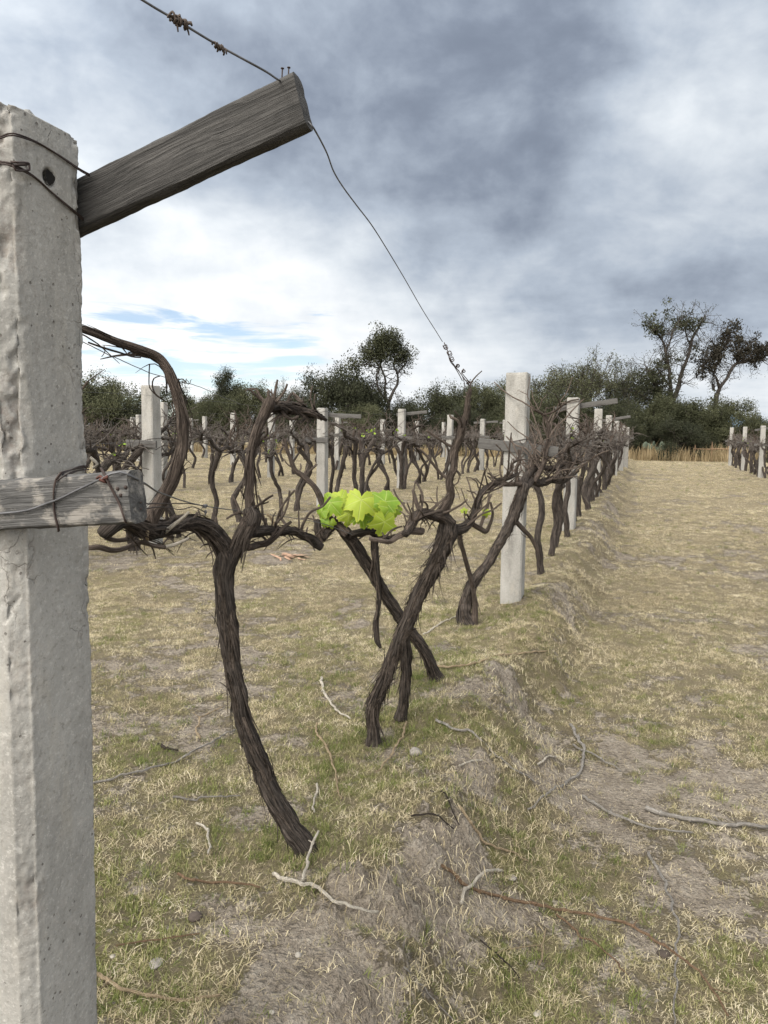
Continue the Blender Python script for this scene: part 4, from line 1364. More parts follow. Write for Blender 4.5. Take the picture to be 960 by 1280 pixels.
P, r = v4.limb('cordon', pix([(650, 605, d4 + .15, 10), (638, 606, d4 + .05, 8), (622, 606, d4 - .05, 6), (612, 612, d4 - .1, 5)]), 'cane', seg=10, spurs=5, spl=(0.06, 0.2))

# ------------------------------------------------------------------ all other vines: prototypes copied along the rows


def generic_vine(seed):
    """parts of one vine in local axes (y along the row): list of (part name, mesh)"""
    rg = np.random.default_rng(seed)
    out = []
    hz = rg.uniform(1.02, 1.2)
    nt = 1 + (rg.random() < 0.55) + (rg.random() < 0.2)
    heads = []
    for k in range(nt):
        a = Acc()
        ly = rg.normal(0, 0.26) + (k - (nt - 1) / 2) * 0.42
        lx = rg.normal(0.0, 0.12)
        by = (k - (nt - 1) / 2) * rg.uniform(0.02, 0.22)
        r0 = rg.uniform(0.030, 0.046)
        c1, c2 = rg.normal(0, 0.10, 2), rg.normal(0, 0.09, 2)
        pts = [(0, by, -0.06, r0 * 1.35), (0.02 * lx, by, 0.06, r0 * 1.1), (lx * .3 + c1[0], by + ly * .25 + c1[1], hz * .35, r0), (lx * .6 + c2[0], by + ly * .6 + c2[1], hz * .68, r0 * .95), (lx, by + ly, hz, r0 * 1.15)]
        tube(a, pts, 9, 0.05, 0.2, 0.2, seed + k, 0.02)
        out.append(('trunk', a.mesh('trunk', M['bark'])))
        heads.append(np.array([lx, by + ly, hz]))
    arms = []
    for sgn in (-1, 1):
        h = heads[0] if sgn < 0 else heads[-1]
        a = Acc()
        L = rg.uniform(0.5, 0.85)
        n = 6
        p, r_ = h.copy(), rg.uniform(0.021, 0.035)
        pts = [np.append(p, r_ * 1.2)]
        for k in range(1, n):
            p = p + np.array([rg.normal(0, 0.075), sgn * L / (n - 1), rg.normal(0.015, 0.06)])
            pts.append(np.append(p, r_ * (1.05 - 0.5 * k / n)))
        P, rr = tube(a, pts, 8, 0.04, 0.2, 0.35, seed + 7 + sgn, 0.025)
        out.append(('cordon', a.mesh('cordon', M['bark'])))
        arms.append((P, rr))
    a = Acc()
    # upright canes
    for _ in range(int(rg.integers(1, 4))):
        P, rr = arms[int(rg.integers(0, 2))]
        p = P[int(rg.integers(2, len(P)))].copy()
        r_ = rg.uniform(0.009, 0.018)
        pts = [np.append(p, r_)]
        H = rg.uniform(0.25, 0.6)
        for k in range(4):
            p = p + np.array([rg.normal(0, 0.05), rg.normal(0, 0.06), H / 4])
            pts.append(np.append(p, r_ * (0.95 - 0.1 * k)))
        tube(a, pts, 7, 0.05, 0.1, 0.25, seed + 30, 0.01)
        for _ in range(6):
            i = int(rg.integers(1, 5))
            q = np.array(pts[i][:3])
            e = q + np.array([rg.normal(0, .13), rg.normal(0, .17), rg.uniform(0, .16)])
            tube(a, [np.append(q, .006), np.append(.5 * (q + e) + rg.normal(0, .02, 3), .005), np.append(e, .003)], 5, 0.06)
    out.append(('cane', a.mesh('cane', M['cane'])))
    for P, rr in arms:
        b = Acc()
        for _ in range(int(rg.integers(18, 29))):
            i = int(rg.integers(0, len(P)))
            p = P[i].copy()
            L = rg.uniform(0.08, 0.5)
            d = np.array([rg.normal(0, 0.8), rg.normal(0, 0.9), rg.uniform(-0.15, 1.0)])
            d /= np.linalg.norm(d)
            r_ = rg.uniform(0.0038, 0.0085)
            pts = [np.append(p, r_ * 1.3)]
            for k in range(4):
                d = d + rg.normal(0, 0.33, 3)
                d /= np.linalg.norm(d)
                p = p + d * L / 4
                pts.append(np.append(p, r_ * (1.05 - 0.16 * k)))
            tube(b, pts, 5, 0.07, 0, 0.2, seed)
            if rg.random() < 0.5:
                q = np.array(pts[2][:3])
                e = q + rg.normal(0, 0.08, 3) + np.array([0, 0, 0.05])
                tube(b, [np.append(q, r_ * .8), np.append(e, r_ * .5)], 4, 0.06)
        out.append(('twiggy_growth', b.mesh('twiggy_growth', M['shoot_far'])))
    if seed % 4 == 0:
        c = Acc()
        for _ in range(5):
            P, rr = arms[int(rg.integers(0, 2))]
            q = P[int(rg.integers(1, len(P)))] + np.array([rg.normal(0, .05), rg.normal(0, .06), rg.uniform(0.05, .2)])
            for _k in range(2):
                n_ = rg.normal(0, 1, 3)
                la, _b = leaf_acc(q + rg.normal(0, .02, 3), rg.uniform(0.018, 0.034), n_, rg.normal(0, 1, 3) + np.array([0, 0, .01]), int(rg.integers(0, 999)))
                vv = np.vstack(la.v)[::1]
                # coarse leaf: outer ring only
                ring = vv[-110::5]
                ctr = vv[0]
                k = len(ring)
                c.add(np.vstack([ctr[None], ring]), [(0, 1 + j, 1 + (j + 1) % k) for j in range(k)], np.array([[.2, .3, rg.random()]] + [[.2, .8, .5]] * k))
        out.append(('young_leaves', c.mesh('young_leaves', M['vineleaf'], attr_name='lf')))
    return out


GV = [generic_vine(60 + k) for k in range(11)]
_side = {}


def vine_label(rw, x, d, n):
    """where a vine stands, told from the posts of its row"""
    ps = sorted(POSTS[rw], key=lambda q: q[1])
    before = [q for q in ps if q[1] <= d]
    i = len(before)
    key = (rw, i)
    _side[key] = _side.get(key, 0) + 1
    k = _side[key]
    place = f'{ORD[k - 1]} past the {ORD[i - 1]} post' if i else f'{ORD[k - 1]} before the first post'
    return place


def place_vine(rw, d, off, n):
    x = rowx(d, ROWS[rw]) + off
    z = float(ground_h(x, d))
    g = GV[rv.randrange(len(GV))]
    nt_ = sum(1 for q in g if q[0] == 'trunk')
    lv = any(q[0] == 'young_leaves' for q in g)
    kind = {1: 'single-trunked', 2: 'two-trunked', 3: 'three-trunked'}[nt_]
    lab = f'{kind} {"budding" if lv else "leafless"} vine, {vine_label(rw, x, d, n)} in {ROWNAME[rw]}'
    r_ = empty('grapevine', (x, d, z), lab, 'vine', VG, -ANG + (math.pi if rv.random() < 0.5 else 0) + R(rv.uniform(-12, 12)))
    s = rv.uniform(0.95, 1.1)
    r_.scale = (s, s * rv.uniform(0.9, 1.15), s)
    for nm, me in g:
        link(bpy.data.objects.new(nm, me), r_)


rv = random.Random(33)
d = 7.6
n = 0
while d < 43:
    place_vine(1, d, rv.uniform(-0.02, 0.22), n)
    d += rv.uniform(0.75, 1.15)
    n += 1
for rw in (2, 3, 4, 5, 6, 7):
    d = max(3.0, (0.66 + 0.343 * 1.25 - ROWS[rw] / math.cos(ANG)) / (0.343 + 0.53))
    d = d + rv.uniform(0, 1)
    n = 0
    while d < 43.5:
        if rw == 2 and (9.0 < d < 9.7 or 14.0 < d < 14.6):
            d += 0.6
        place_vine(rw, d, rv.uniform(-0.15, 0.15), n)
        d += rv.uniform(0.78, 1.15) if rw < 4 else rv.uniform(0.95, 1.5)
        n += 1
d = 22.5
n = 0
while d < 39:
    place_vine(0, d, rv.uniform(-0.1, 0.2), n)
    d += rv.uniform(0.75, 1.1)
    n += 1

# ------------------------------------------------------------------ trellis wires


def wire_thing(name, pts, r, label, mat='wire', wob=0.0, seed=0, step=0.03):
    o = wire(name, pts, r, M[mat], None, (0, 0, 0), 6, step, wob, seed)
    tag(o, label, 'wire', 'trellis wires')
    return o


nailp = on_plane(352, 101, pl, RD)
back = on_plane(380, 144, pl + RD * (UB_T + 0.004), RD)
wtop = on_plane(368, 97, pl + RD * (UB_T + 0.003), RD) + np.array([0, 0, .003])
de = d2 - .02
hook = at(553, 427, 3.25)
wire_thing('trellis_wire', [at(40, -90, 0.75), at(178, 0, 0.9), at(222, 26, 0.935), at(270, 55, 0.975), at(330, 88, 1.03), nailp, wtop, back, at(392, 160, 1.17), at(408, 190, 1.3), at(417, 214, 1.42), at(429, 234, 1.54), at(446, 257, 1.7), at(465, 282, 1.9), at(484, 312, 2.15), at(505, 347, 2.45), at(528, 387, 2.8), at(545, 414, 3.1), hook], 0.00145,
           'long slack wire running over the raised board end down to the upright cane', step=0.012)


def tangle(name, centre_px, d, spread, n, r, mat, label, cat, seed, axis=None, hang=0.0):
    rg = np.random.default_rng(seed)
    c = at(centre_px[0], centre_px[1], d)
    ax = np.asarray(axis) if axis is not None else RT
    acc = Acc()
    e1 = np.cross(ax, [0.13, 0.21, 1.0] if abs(ax[2]) < 0.9 else [1.0, 0.2, 0])
    e1 /= np.linalg.norm(e1)
    e2 = np.cross(ax, e1)
    for k in range(n):
        ph, s0 = rg.uniform(0, 6.28), rg.uniform(-1, 0.2)
        tn = rg.uniform(1.2, 2.6)
        q = []
        for i in range(12):
            f = i / 11
            rad = spread * 0.22 * (0.6 + rg.uniform(0, 0.8))
            a = ph + f * tn * 6.28
            q.append(np.append(c + ax * spread * (s0 + f * rg.uniform(0.7, 0.9)) + (e1 * math.cos(a) + e2 * math.sin(a)) * rad - np.array([0, 0, hang * f * f]), r * rg.uniform(0.6, 1.1)))
        tube(acc, q, 5, 0.004)
    for k in range(4):
        e = rg.normal(0, 1, 3)
        e /= np.linalg.norm(e)
        s_ = c + ax * spread * rg.uniform(-0.6, 0.6)
        tube(acc, [np.append(s_, r), np.append(s_ + e * spread * .35, r * .8), np.append(s_ + e * spread * .5 + np.array([0, 0, -.25 * spread]), r * .5)], 5, 0.004)
    o = acc.build(name, M[mat])
    return tag(o, label, cat)


wd = at(352, 100, 1.05) - at(178, 0, 0.9)
wd /= np.linalg.norm(wd)
tangle('dried_tendril', (222, 25), 0.935, 0.019, 6, 0.0017, 'tendril', 'thick clump of dried tendril wrapped round the slack wire, farther from the board', 'tendril', 1, wd)
tangle('dried_tendril', (272, 57), 0.975, 0.012, 4, 0.0013, 'tendril', 'small dried tendril curled on the slack wire, nearer the board', 'tendril', 2, wd, 0.004)
tip = at(588, 486, de)
hk = Acc()


def ring_tube(acc, c, n, rad, r, turns=1.0, drift=(0, 0, 0)):
    n = np.asarray(n) / np.linalg.norm(n)
    e1 = np.cross(n, [0.1, 0.2, 1.0])
    e1 /= np.linalg.norm(e1)
    e2 = np.cross(n, e1)
    k = int(14 * turns) + 1
    tube(acc, [np.append(c + (e1 * math.cos(6.283 * turns * i / (k - 1)) + e2 * math.sin(6.283 * turns * i / (k - 1))) * rad + np.asarray(drift) * i / (k - 1), r) for i in range(k)], 5, 0.006)


tc = -ray(560, 450) / np.linalg.norm(ray(560, 450))
for (hx, hy, rd_) in ((556, 432, 2.4), (561, 440, 2.6), (564, 447, 2.2)):
    ring_tube(hk, at(hx, hy, 3.26), tc + RT * .4, rad_px(2 * rd_, 3.26), .0021, 1.6, at(hx + 1.5, hy + 3, 3.26) - at(hx, hy, 3.26))
tube(hk, [np.append(at(*q), .0022) for q in ((555, 428, 3.26), (560, 440, 3.26), (563, 452, 3.27), (574, 464, 3.28))], 5, .01)
for q0, q1 in (((563, 450, 3.27), (588, 484, de)), ((566, 455, 3.28), (578, 476, 3.35)), ((578, 470, 3.35), (581, 487, de)), ((577, 466, 3.3), (590, 482, de))):
    tube(hk, [np.append(at(*q0), .0019), np.append(0.5 * (at(*q0) + at(*q1)) + np.array([.004, 0, -.004]), .0019), np.append(at(*q1), .0019)], 5, .01)
for kx, ky, kd in ((572, 457, 3.28), (579, 465, 3.33), (586, 479, de)):
    for k in range(3):
        ring_tube(hk, at(kx + RNG.normal(0, .8), ky + RNG.normal(0, .8), kd), RNG.normal(0, 1, 3), rad_px(3.6, kd), .0022, 1.3)
tag(hk.build('wire_clip', M['rust']), 'twisted wire links joining the slack wire to the upright cane tip', 'wire clip')

# lower wire of the near row, and its loose ends
wa = lf(0, 642, .004)
wire_thing('trellis_wire', [wa - PD * .3 + np.array([0, 0, -.02]), wa, lf(60, 629, .004), lf(100, 611, .004), lf(128, 598, .006), lf(150, 590, .002), lf(180, 604, -.06), at(205, 618, 1.5), at(253, 632, 2.0), at(310, 640, 2.6), at(370, 648, 3.0), at(405, 655, 3.3), at(440, 668, 3.5)], 0.0016, 'taut wire running from the low board past the vine fork', step=0.02)
wire_thing('trellis_wire', [lf(176, 628, -.02), at(196, 630, 1.45), at(225, 629, 1.8), at(254, 632, 2.0)], 0.0013, 'short curved strand beside the taut wire, upper one behind the low board', 'rust', 0.002, 3)
wire_thing('trellis_wire', [lf(176, 636, -.02), at(200, 634, 1.5), at(225, 637, 1.8), at(242, 634, 1.95), at(256, 640, 2.0)], 0.0013, 'loose lower strand bending under the taut wire behind the low board', 'rust', 0.002, 4)
tangle('wire_knot', (254, 633), 2.0, 0.016, 4, 0.0015, 'wire', 'grey knot of old ties on the taut wire before the fork', 'wire knot', 8, RD)
tangle('wire_knot', (257, 641), 2.0, 0.010, 3, 0.0014, 'wire', 'frayed end hanging below the grey wire knot', 'wire knot', 9, np.array([0, 0, -1.0]))
wire_thing('trellis_wire', [at(60, 408, 1.5), at(108, 430, 1.75), at(150, 450, 1.95), at(200, 470, 2.25), at(228, 478, 2.4), at(250, 484, 2.6), at(300, 505, 3.4)], 0.0012, 'thin sagging wire under the arching cane', 'wire', 0.004, 5)
tangle('dried_tendril', (228, 476), 2.4, 0.03, 3, 0.0011, 'tendril', 'fine dry tendril curl hanging on the wire by the arching cane', 'tendril', 12, RT)
for rw, hz, lb_ in ((1, 1.86, 'high wire of the near row beyond the tall smooth post'), (1, 1.30, 'low wire of the near row beyond the tall smooth post'), (2, 1.86, 'high wire strung along the second row'), (2, 1.3, 'low wire strung along the second row'), (3, 1.86, 'high wire strung along the third row'), (0, 1.85, 'high wire of the row across the grass path'), (4, 1.86, 'high wire strung along the fourth row')):
    ps = sorted(POSTS[rw], key=lambda q: q[1])
    if rw == 1:
        ps = ps[1:]
    pts = []
    if rw not in (0, 1):
        d_ = max(3.5, ps[0][1] - 4.8)
        ps = [(rowx(d_, ROWS[rw]), d_)] + ps
    for i, (x, y) in enumerate(ps):
        off = PD * 0.10
        pts.append(np.array([x, y, float(ground_h(x, y)) + hz]) + off)
        if i + 1 < len(ps):
            xm, ym = 0.5 * (x + ps[i + 1][0]), 0.5 * (y + ps[i + 1][1])
            pts.append(np.array([xm, ym, float(ground_h(xm, ym)) + hz - 0.035]) + off)
    wire_thing('trellis_wire', pts, 0.0016, lb_, step=0.3)
# ------------------------------------------------------------------ fallen prunings, stones, scraps on the ground
TW = [
    ('twig_pale', 6.0, [(342, 1097), (364, 1103), (387, 1111), (410, 1119), (431, 1130), (452, 1137), (473, 1144)], 'bleached white branch lying by the clods near the leaning trunk', 0.006),
    ('twig_pale', 5.0, [(378, 1106), (383, 1090), (390, 1074), (398, 1057)], 'short white stick propped on the bleached branch', 0.03),
    ('twig_tan', 6.0, [(113, 1222), (138, 1237), (162, 1248), (190, 1252), (215, 1253), (245, 1252), (275, 1250)], 'thick tan cane lying at the foot of the big post', 0.006),
    ('twig_brown', 4.0, [(222, 1097), (240, 1101), (258, 1105), (290, 1111), (325, 1114)], 'thin reddish twig lying in front of the leaning trunk', 0.004),
    ('twig_pale', 4.0, [(246, 1033), (254, 1035), (259, 1044), (262, 1058), (260, 1073)], 'small white hooked twig between the big post and the leaning trunk', 0.008),
    ('twig_grey', 3.2, [(112, 983), (150, 977), (196, 968), (230, 953), (262, 936), (294, 915)], 'long thin grey cane reaching from the big post to the leaning trunk', 0.006),
    ('twig_tan', 3.0, [(396, 907), (399, 930), (408, 940), (416, 953), (421, 975), (427, 1002)], 'wiggly tan runner behind the leaning trunk', 0.004),
    ('twig_pale', 3.4, [(396, 984), (394, 1000), (393, 1019)], 'short straight white twig just past the leaning trunk base', 0.004),
    ('twig_pale', 3.6, [(402, 850), (404, 872), (412, 886), (422, 895), (438, 901)], 'curved white twig in the grass between the two big trunks', 0.004),
    ('twig_tan', 3.0, [(508, 905), (503, 925), (495, 945), (484, 962), (470, 976)], 'curved tan stem leaning at the foot of the dark vine', 0.02),
    ('twig_grey', 3.6, [(545, 903), (567, 921), (590, 932), (612, 943), (630, 955), (646, 968), (668, 980)], 'long grey cane lying past the dark vine toward the path', 0.005),
    ('twig_pale', 2.8, [(574, 958), (596, 953), (614, 946)], 'short pale twig crossing the long grey cane', 0.005),
    ('twig_grey', 4.4, [(713, 908), (722, 924), (729, 940), (727, 963), (707, 982), (684, 992), (660, 1016)], 'bent grey cane curving on the bank edge', 0.006),
    ('twig_grey', 2.8, [(716, 934), (745, 950), (776, 966)], 'thin side twig lying across the bent grey cane', 0.005),
    ('twig_pale', 3.0, [(672, 959), (684, 953), (696, 948)], 'tiny white stick beside the bent grey cane', 0.004),
    ('twig_grey', 6.5, [(807, 1014), (830, 1023), (858, 1031), (885, 1034), (910, 1037), (935, 1038), (975, 1036)], 'thick grey cane lying on the path grass at the edge', 0.008),
    ('twig_grey', 4.2, [(728, 998), (750, 1014), (770, 1027), (795, 1038), (818, 1046), (842, 1048), (866, 1044)], 'knotty grey cane lying in front of the thick grey cane', 0.006),
    ('twig_brown', 4.8, [(552, 1107), (590, 1114), (622, 1122), (660, 1131), (694, 1139), (730, 1144), (765, 1152), (790, 1161), (815, 1174), (835, 1188), (856, 1206), (880, 1236), (896, 1256), (910, 1276)], 'very long brown knotted cane sweeping across the path', 0.007),
    ('twig_pale', 5.5, [(576, 1134), (580, 1122), (586, 1112), (596, 1103), (608, 1096), (628, 1092)], 'pale hooked stick at the start of the long brown cane', 0.01),
    ('twig_tan', 3.8, [(573, 1018), (586, 1036), (602, 1052), (616, 1063), (632, 1073), (660, 1080)], 'tan twig lying on the bare lip of the bank', 0.006),
    ('twig_grey', 4.0, [(810, 1070), (822, 1092), (835, 1120), (842, 1145), (846, 1170), (846, 1205), (845, 1240), (843, 1290)], 'straight grey cane crossing under the long brown cane', 0.004),
    ('twig_brown', 3.0, [(695, 1147), (712, 1162), (732, 1178), (752, 1190), (770, 1204), (784, 1224)], 'thin brown twig below the long brown cane', 0.004),
    ('twig_tan', 3.0, [(674, 1212), (677, 1198), (676, 1180), (682, 1166)], 'short upright curved straw beside the thin brown twig', 0.012),
    ('twig_dark', 3.0, [(514, 1024), (540, 1036), (567, 1050)], 'dark twig on the pale bare earth of the bank', 0.006),
    ('twig_dark', 2.6, [(538, 992), (556, 1010), (574, 1033)], 'dark wavy twig above the pale bare earth', 0.006),
    ('twig_tan', 3.0, [(546, 835), (568, 841), (592, 846), (625, 848), (682, 849)], 'long straight straw lying past the slanting vine', 0.006),
    ('twig_pale', 2.2, [(529, 796), (550, 783), (574, 770)], 'thin pale stem leaning behind the crossing trunks', 0.01),
    ('twig_tan', 2.6, [(250, 928), (246, 912), (250, 900), (262, 893), (278, 886)], 'looped tan tendril beside the long thin grey cane', 0.006),
    ('twig_dark', 4.2, [(198, 934), (206, 940), (214, 942), (222, 941)], 'dark flake of fallen bark in the grass by the big post', 0.004),
    ('twig_grey', 3.0, [(216, 1000), (240, 1010), (272, 1003), (300, 998)], 'faint grey twig half sunk in grass below the long thin cane', 0.003),
    ('twig_brown', 2.8, [(145, 1187), (180, 1182), (215, 1178), (250, 1172)], 'slender brown twig above the thick tan cane', 0.003),
    ('twig_dark', 2.6, [(600, 1180), (625, 1200), (650, 1228)], 'dark curved twig in the shade of the bank', 0.004),
    ('twig_grey', 2.6, [(505, 1215), (530, 1240), (552, 1262), (570, 1285)], 'grey twig lying along the foot of the bank', 0.004),
    ('twig_tan', 2.6, [(622, 1197), (640, 1188), (675, 1187)], 'little tan twig at the foot of the bank', 0.004),
]
for k, (mt, w, path, lab, lift) in enumerate(TW):
    pts = []
    ds_ = np.array([G(px, py)[1] for px, py in path])
    for _ in range(4):
        ds_[1:-1] = 0.25 * ds_[:-2] + 0.5 * ds_[1:-1] + 0.25 * ds_[2:]
    for i, (px, py) in enumerate(path):
        g = at(px, py, ds_[i])
        g[2] = max(g[2] - 0.012, float(ground_h(g[0], g[1])) - 0.004)
        f = i / (len(path) - 1)
        up_ = lift * (0.5 + 0.5 * math.sin(i * 2.3 + k)) + 0.004
        if lift > 0.015:
            up_ = lift * f * 1.4 + 0.003
        pts.append(np.array([g[0], g[1], g[2] + up_ + 0.012, rad_px(w, g[1]) * 0.92 * (1.0 - 0.35 * f)]))
    acc = Acc()
    P, r = tube(acc, pts, 9, 0.010, 0.12, 0.3, k, 0.016, wf=16)
    if len(path) > 2:                                 # nodes along the cane
        rg = np.random.default_rng(k)
        for q in range(8, len(P) - 4, int(rg.integers(9, 14))):
            t_ = P[min(q + 1, len(P) - 1)] - P[q - 1]
            t_ /= np.linalg.norm(t_)
            tube(acc, [np.append(P[q] - t_ * .008, r[q] * .9), np.append(P[q], r[q] * 1.45), np.append(P[q] + t_ * .008, r[q] * .9)], 8, 0.005)
            if rg.random() < .35:
                e = P[q] + rg.normal(0, .02, 3)
                e[2] = P[q][2] + abs(rg.normal(0, .012))
                tube(acc, [np.append(P[q], r[q] * .6), np.append(e, r[q] * .3)], 5, 0.01)
    c = np.mean([p[:3] for p in pts], 0)
    o = acc.build('fallen_twig', M[mt], None, c)
    o.location = c
    tag(o, lab, 'twig', 'vine prunings on the ground')


def stone(px, py, w, mat, name, label, cat, seed, flat=0.6):
    g = G(px, py)
    s = rad_px(w, g[1])
    rg = np.random.default_rng(seed)
    n, mm = 10, 16
    V, F = [], []
    for i in range(n + 1):
        ph = math.pi * i / n
        for j in range(mm):
            t = 2 * math.pi * j / mm
            v = np.array([math.sin(ph) * math.cos(t), math.sin(ph) * math.sin(t), math.cos(ph)])
            k = 1 + 0.35 * float(fbm(v[0] * 1.4 + seed, v[1] * 1.4, v[2] * 1.4, 3, seed))
            V.append(v * k * np.array([s, s * rg.uniform(.95, 1.0), s * flat]))
    for i in range(n):
        for j in range(mm):
            F.append((i * mm + j, (i + 1) * mm + j, (i + 1) * mm + (j + 1) % mm, i * mm + (j + 1) % mm))
    acc = Acc()
    acc.add(V, F)
    o = acc.build(name, M[mat])
    o.location = (g[0], g[1], g[2] + s * flat * 0.45)
    o.rotation_euler = (0, 0, rg.uniform(0, 6))
    return tag(o, label, cat)


stone(519, 943, 17, 'stone', 'stone', 'rounded grey stone at the foot of the dark vine', 'stone', 1, .7)
stone(373, 1195, 9, 'stone_pale', 'stone', 'small pale pebble on bare earth in front of the bleached branch', 'stone', 2)
stone(340, 1266, 7, 'stone_pale', 'stone', 'tiny white pebble at the very bottom of the bank', 'stone', 3)
stone(141, 1197, 8, 'stone_pale', 'stone', 'pale pebble beside the big post, left of the slender brown twig', 'stone', 4)
stone(672, 1268, 14, 'stone_pale', 'paper_scrap', 'crumpled white scrap at the bottom of the path', 'scrap', 5, .35)
stone(244, 1148, 18, 'twig_dark', 'earth_clod', 'dark crumbled clod in the grass below the reddish twig', 'clod', 6, .5)
stone(830, 1195, 17, 'twig_dark', 'earth_clod', 'dark lump beside the long brown cane', 'clod', 7, .6)
stone(195, 1205, 20, 'stone', 'stone', 'flat grey stone half buried above the thick tan cane', 'stone', 8, .3)
stone(640, 1098, 12, 'stone', 'stone', 'grey pebble on the bank by the pale hooked stick', 'stone', 9, .5)
stone(902, 1105, 7, 'twig_dark', 'earth_clod', 'small dark crumb on the path below the thick grey cane', 'clod', 10, .6)
# faded orange scrap far down the grass
for k in range(1):
    acc = Acc()
    c = G(367, 697)
    rg = np.random.default_rng(4)
    for i in range(26):
        p = c + np.array([rg.normal(0, .075), rg.normal(0, .09), rg.uniform(.005, .02)])
        e = np.array([rg.normal(0, .05), rg.normal(0, .04), rg.uniform(-.005, .02)])
        f = np.array([-e[1], e[0], 0]) * 0.35
        acc.add([p - e - f, p + e - f * .6, p + e + f, p - e + f * .7], [(0, 1, 2, 3)])
    tag(acc.build('orange_scrap', M['orange'], flat=True), 'faded orange scrap of dry leaves lying in the grass beyond the leaning trunk', 'scrap')

# ------------------------------------------------------------------ trees at the edge of the field
HY = lambda px: 537.4 + (px - 480) * 0.0155


def leaf_cards(centres, n_each, sig, size, seed, flat=1.0):
    rg = np.random.default_rng(seed)
    C = np.repeat(np.asarray(centres), n_each, 0)
    n = len(C)
    q = rg.normal(0, 1, (n, 3))
    q *= (1.9 * rg.random(n) ** 0.5 / (np.linalg.norm(q, axis=1) + 1e-6))[:, None]
    C = C + q * np.array([sig, sig, sig * flat])
    d = rg.normal(0, 1, (n, 3)) + np.array([0, 0, 0.15])
    d /= np.linalg.norm(d, axis=1)[:, None]
    e = np.cross(d, rg.normal(0, 1, (n, 3)))
    e /= np.linalg.norm(e, axis=1)[:, None] + 1e-9
    L = rg.uniform(0.5, 1.3, n)[:, None] * size
    W = L * rg.uniform(0.22, 0.5, n)[:, None]
    V = np.stack([C - d * L * .5, C + e * W * .5, C + d * L * .5, C - e * W * .5], 1).reshape(-1, 3)
    F = np.arange(4 * n).reshape(-1, 4)
    cl = np.repeat(rg.random(len(centres)), n_each)
    rn = np.repeat(np.clip(0.6 * cl + 0.4 * rg.random(n), 0, 1), 4)
    return V, F, rn


def cards_mesh(name, V, F, rn, mat):
    me = bpy.data.meshes.new(name)
    me.vertices.add(len(V))
    me.vertices.foreach_set('co', V.astype(np.float32).ravel())
    me.loops.add(F.size)
    me.loops.foreach_set('vertex_index', F.astype(np.int32).ravel())
    me.polygons.add(len(F))
    me.polygons.foreach_set('loop_start', np.arange(0, F.size, 4, dtype=np.int32))
    me.polygons.foreach_set('loop_total', np.full(len(F), 4, np.int32))
    a = me.attributes.new('rnd', 'FLOAT', 'POINT')
    a.data.foreach_set('value', rn.astype(np.float32))
    me.materials.append(mat)
    me.update()
    me.validate()
    return me


class TreeGen:
    def __init__(self, seed):
        self.rg = np.random.default_rng(seed)
        self.acc = Acc()
        self.tips = []
        self.seed = seed

    def grow(self, p, d, L, r, lev, maxlev, up=0.1, ang=(22, 50), kids=(2, 4), ratio=(0.6, 0.82), wob=0.22, tipfrac=0.35, minr=0.010):
        rg = self.rg
        n = 4
        pts = [np.append(p, r)]
        dd = np.asarray(d, float)
        q = np.asarray(p, float)
        P = [q]
        for k in range(1, n + 1):
            dd = dd + rg.normal(0, wob, 3) + np.array([0, 0, up])
            dd /= np.linalg.norm(dd)
            q = q + dd * L / n
            P.append(q)
            pts.append(np.append(q, max(minr, r * (1 - 0.38 * k / n))))
        tube(self.acc, pts, 6 if lev < 2 else (4 if lev < 4 else 3), 0.35 if lev < 3 else 0.5, 0, 0.15 if lev < 2 else 0, self.seed, 0)
        if lev >= maxlev - 1:
            for f in (0.5, 0.8, 1.0) if lev == maxlev else (1.0,):
                i = min(n, int(round(f * n)))
                self.tips.append(P[i])
        if lev < maxlev:
            k = int(rg.integers(kids[0], kids[1] + 1))
            for c in range(k):
                i = n if c == 0 else int(rg.integers(2, n + 1))
                a = R(rg.uniform(*ang)) * (0.6 if c == 0 else 1)
                ax = np.cross(dd, rg.normal(0, 1, 3))
                ax /= np.linalg.norm(ax) + 1e-9
                nd = dd * math.cos(a) + ax * math.sin(a)
                self.grow(P[i], nd, L * rg.uniform(*ratio), r * 0.62 * rg.uniform(0.8, 1.05), lev + 1, maxlev, up, ang, kids, ratio, wob, tipfrac, minr)


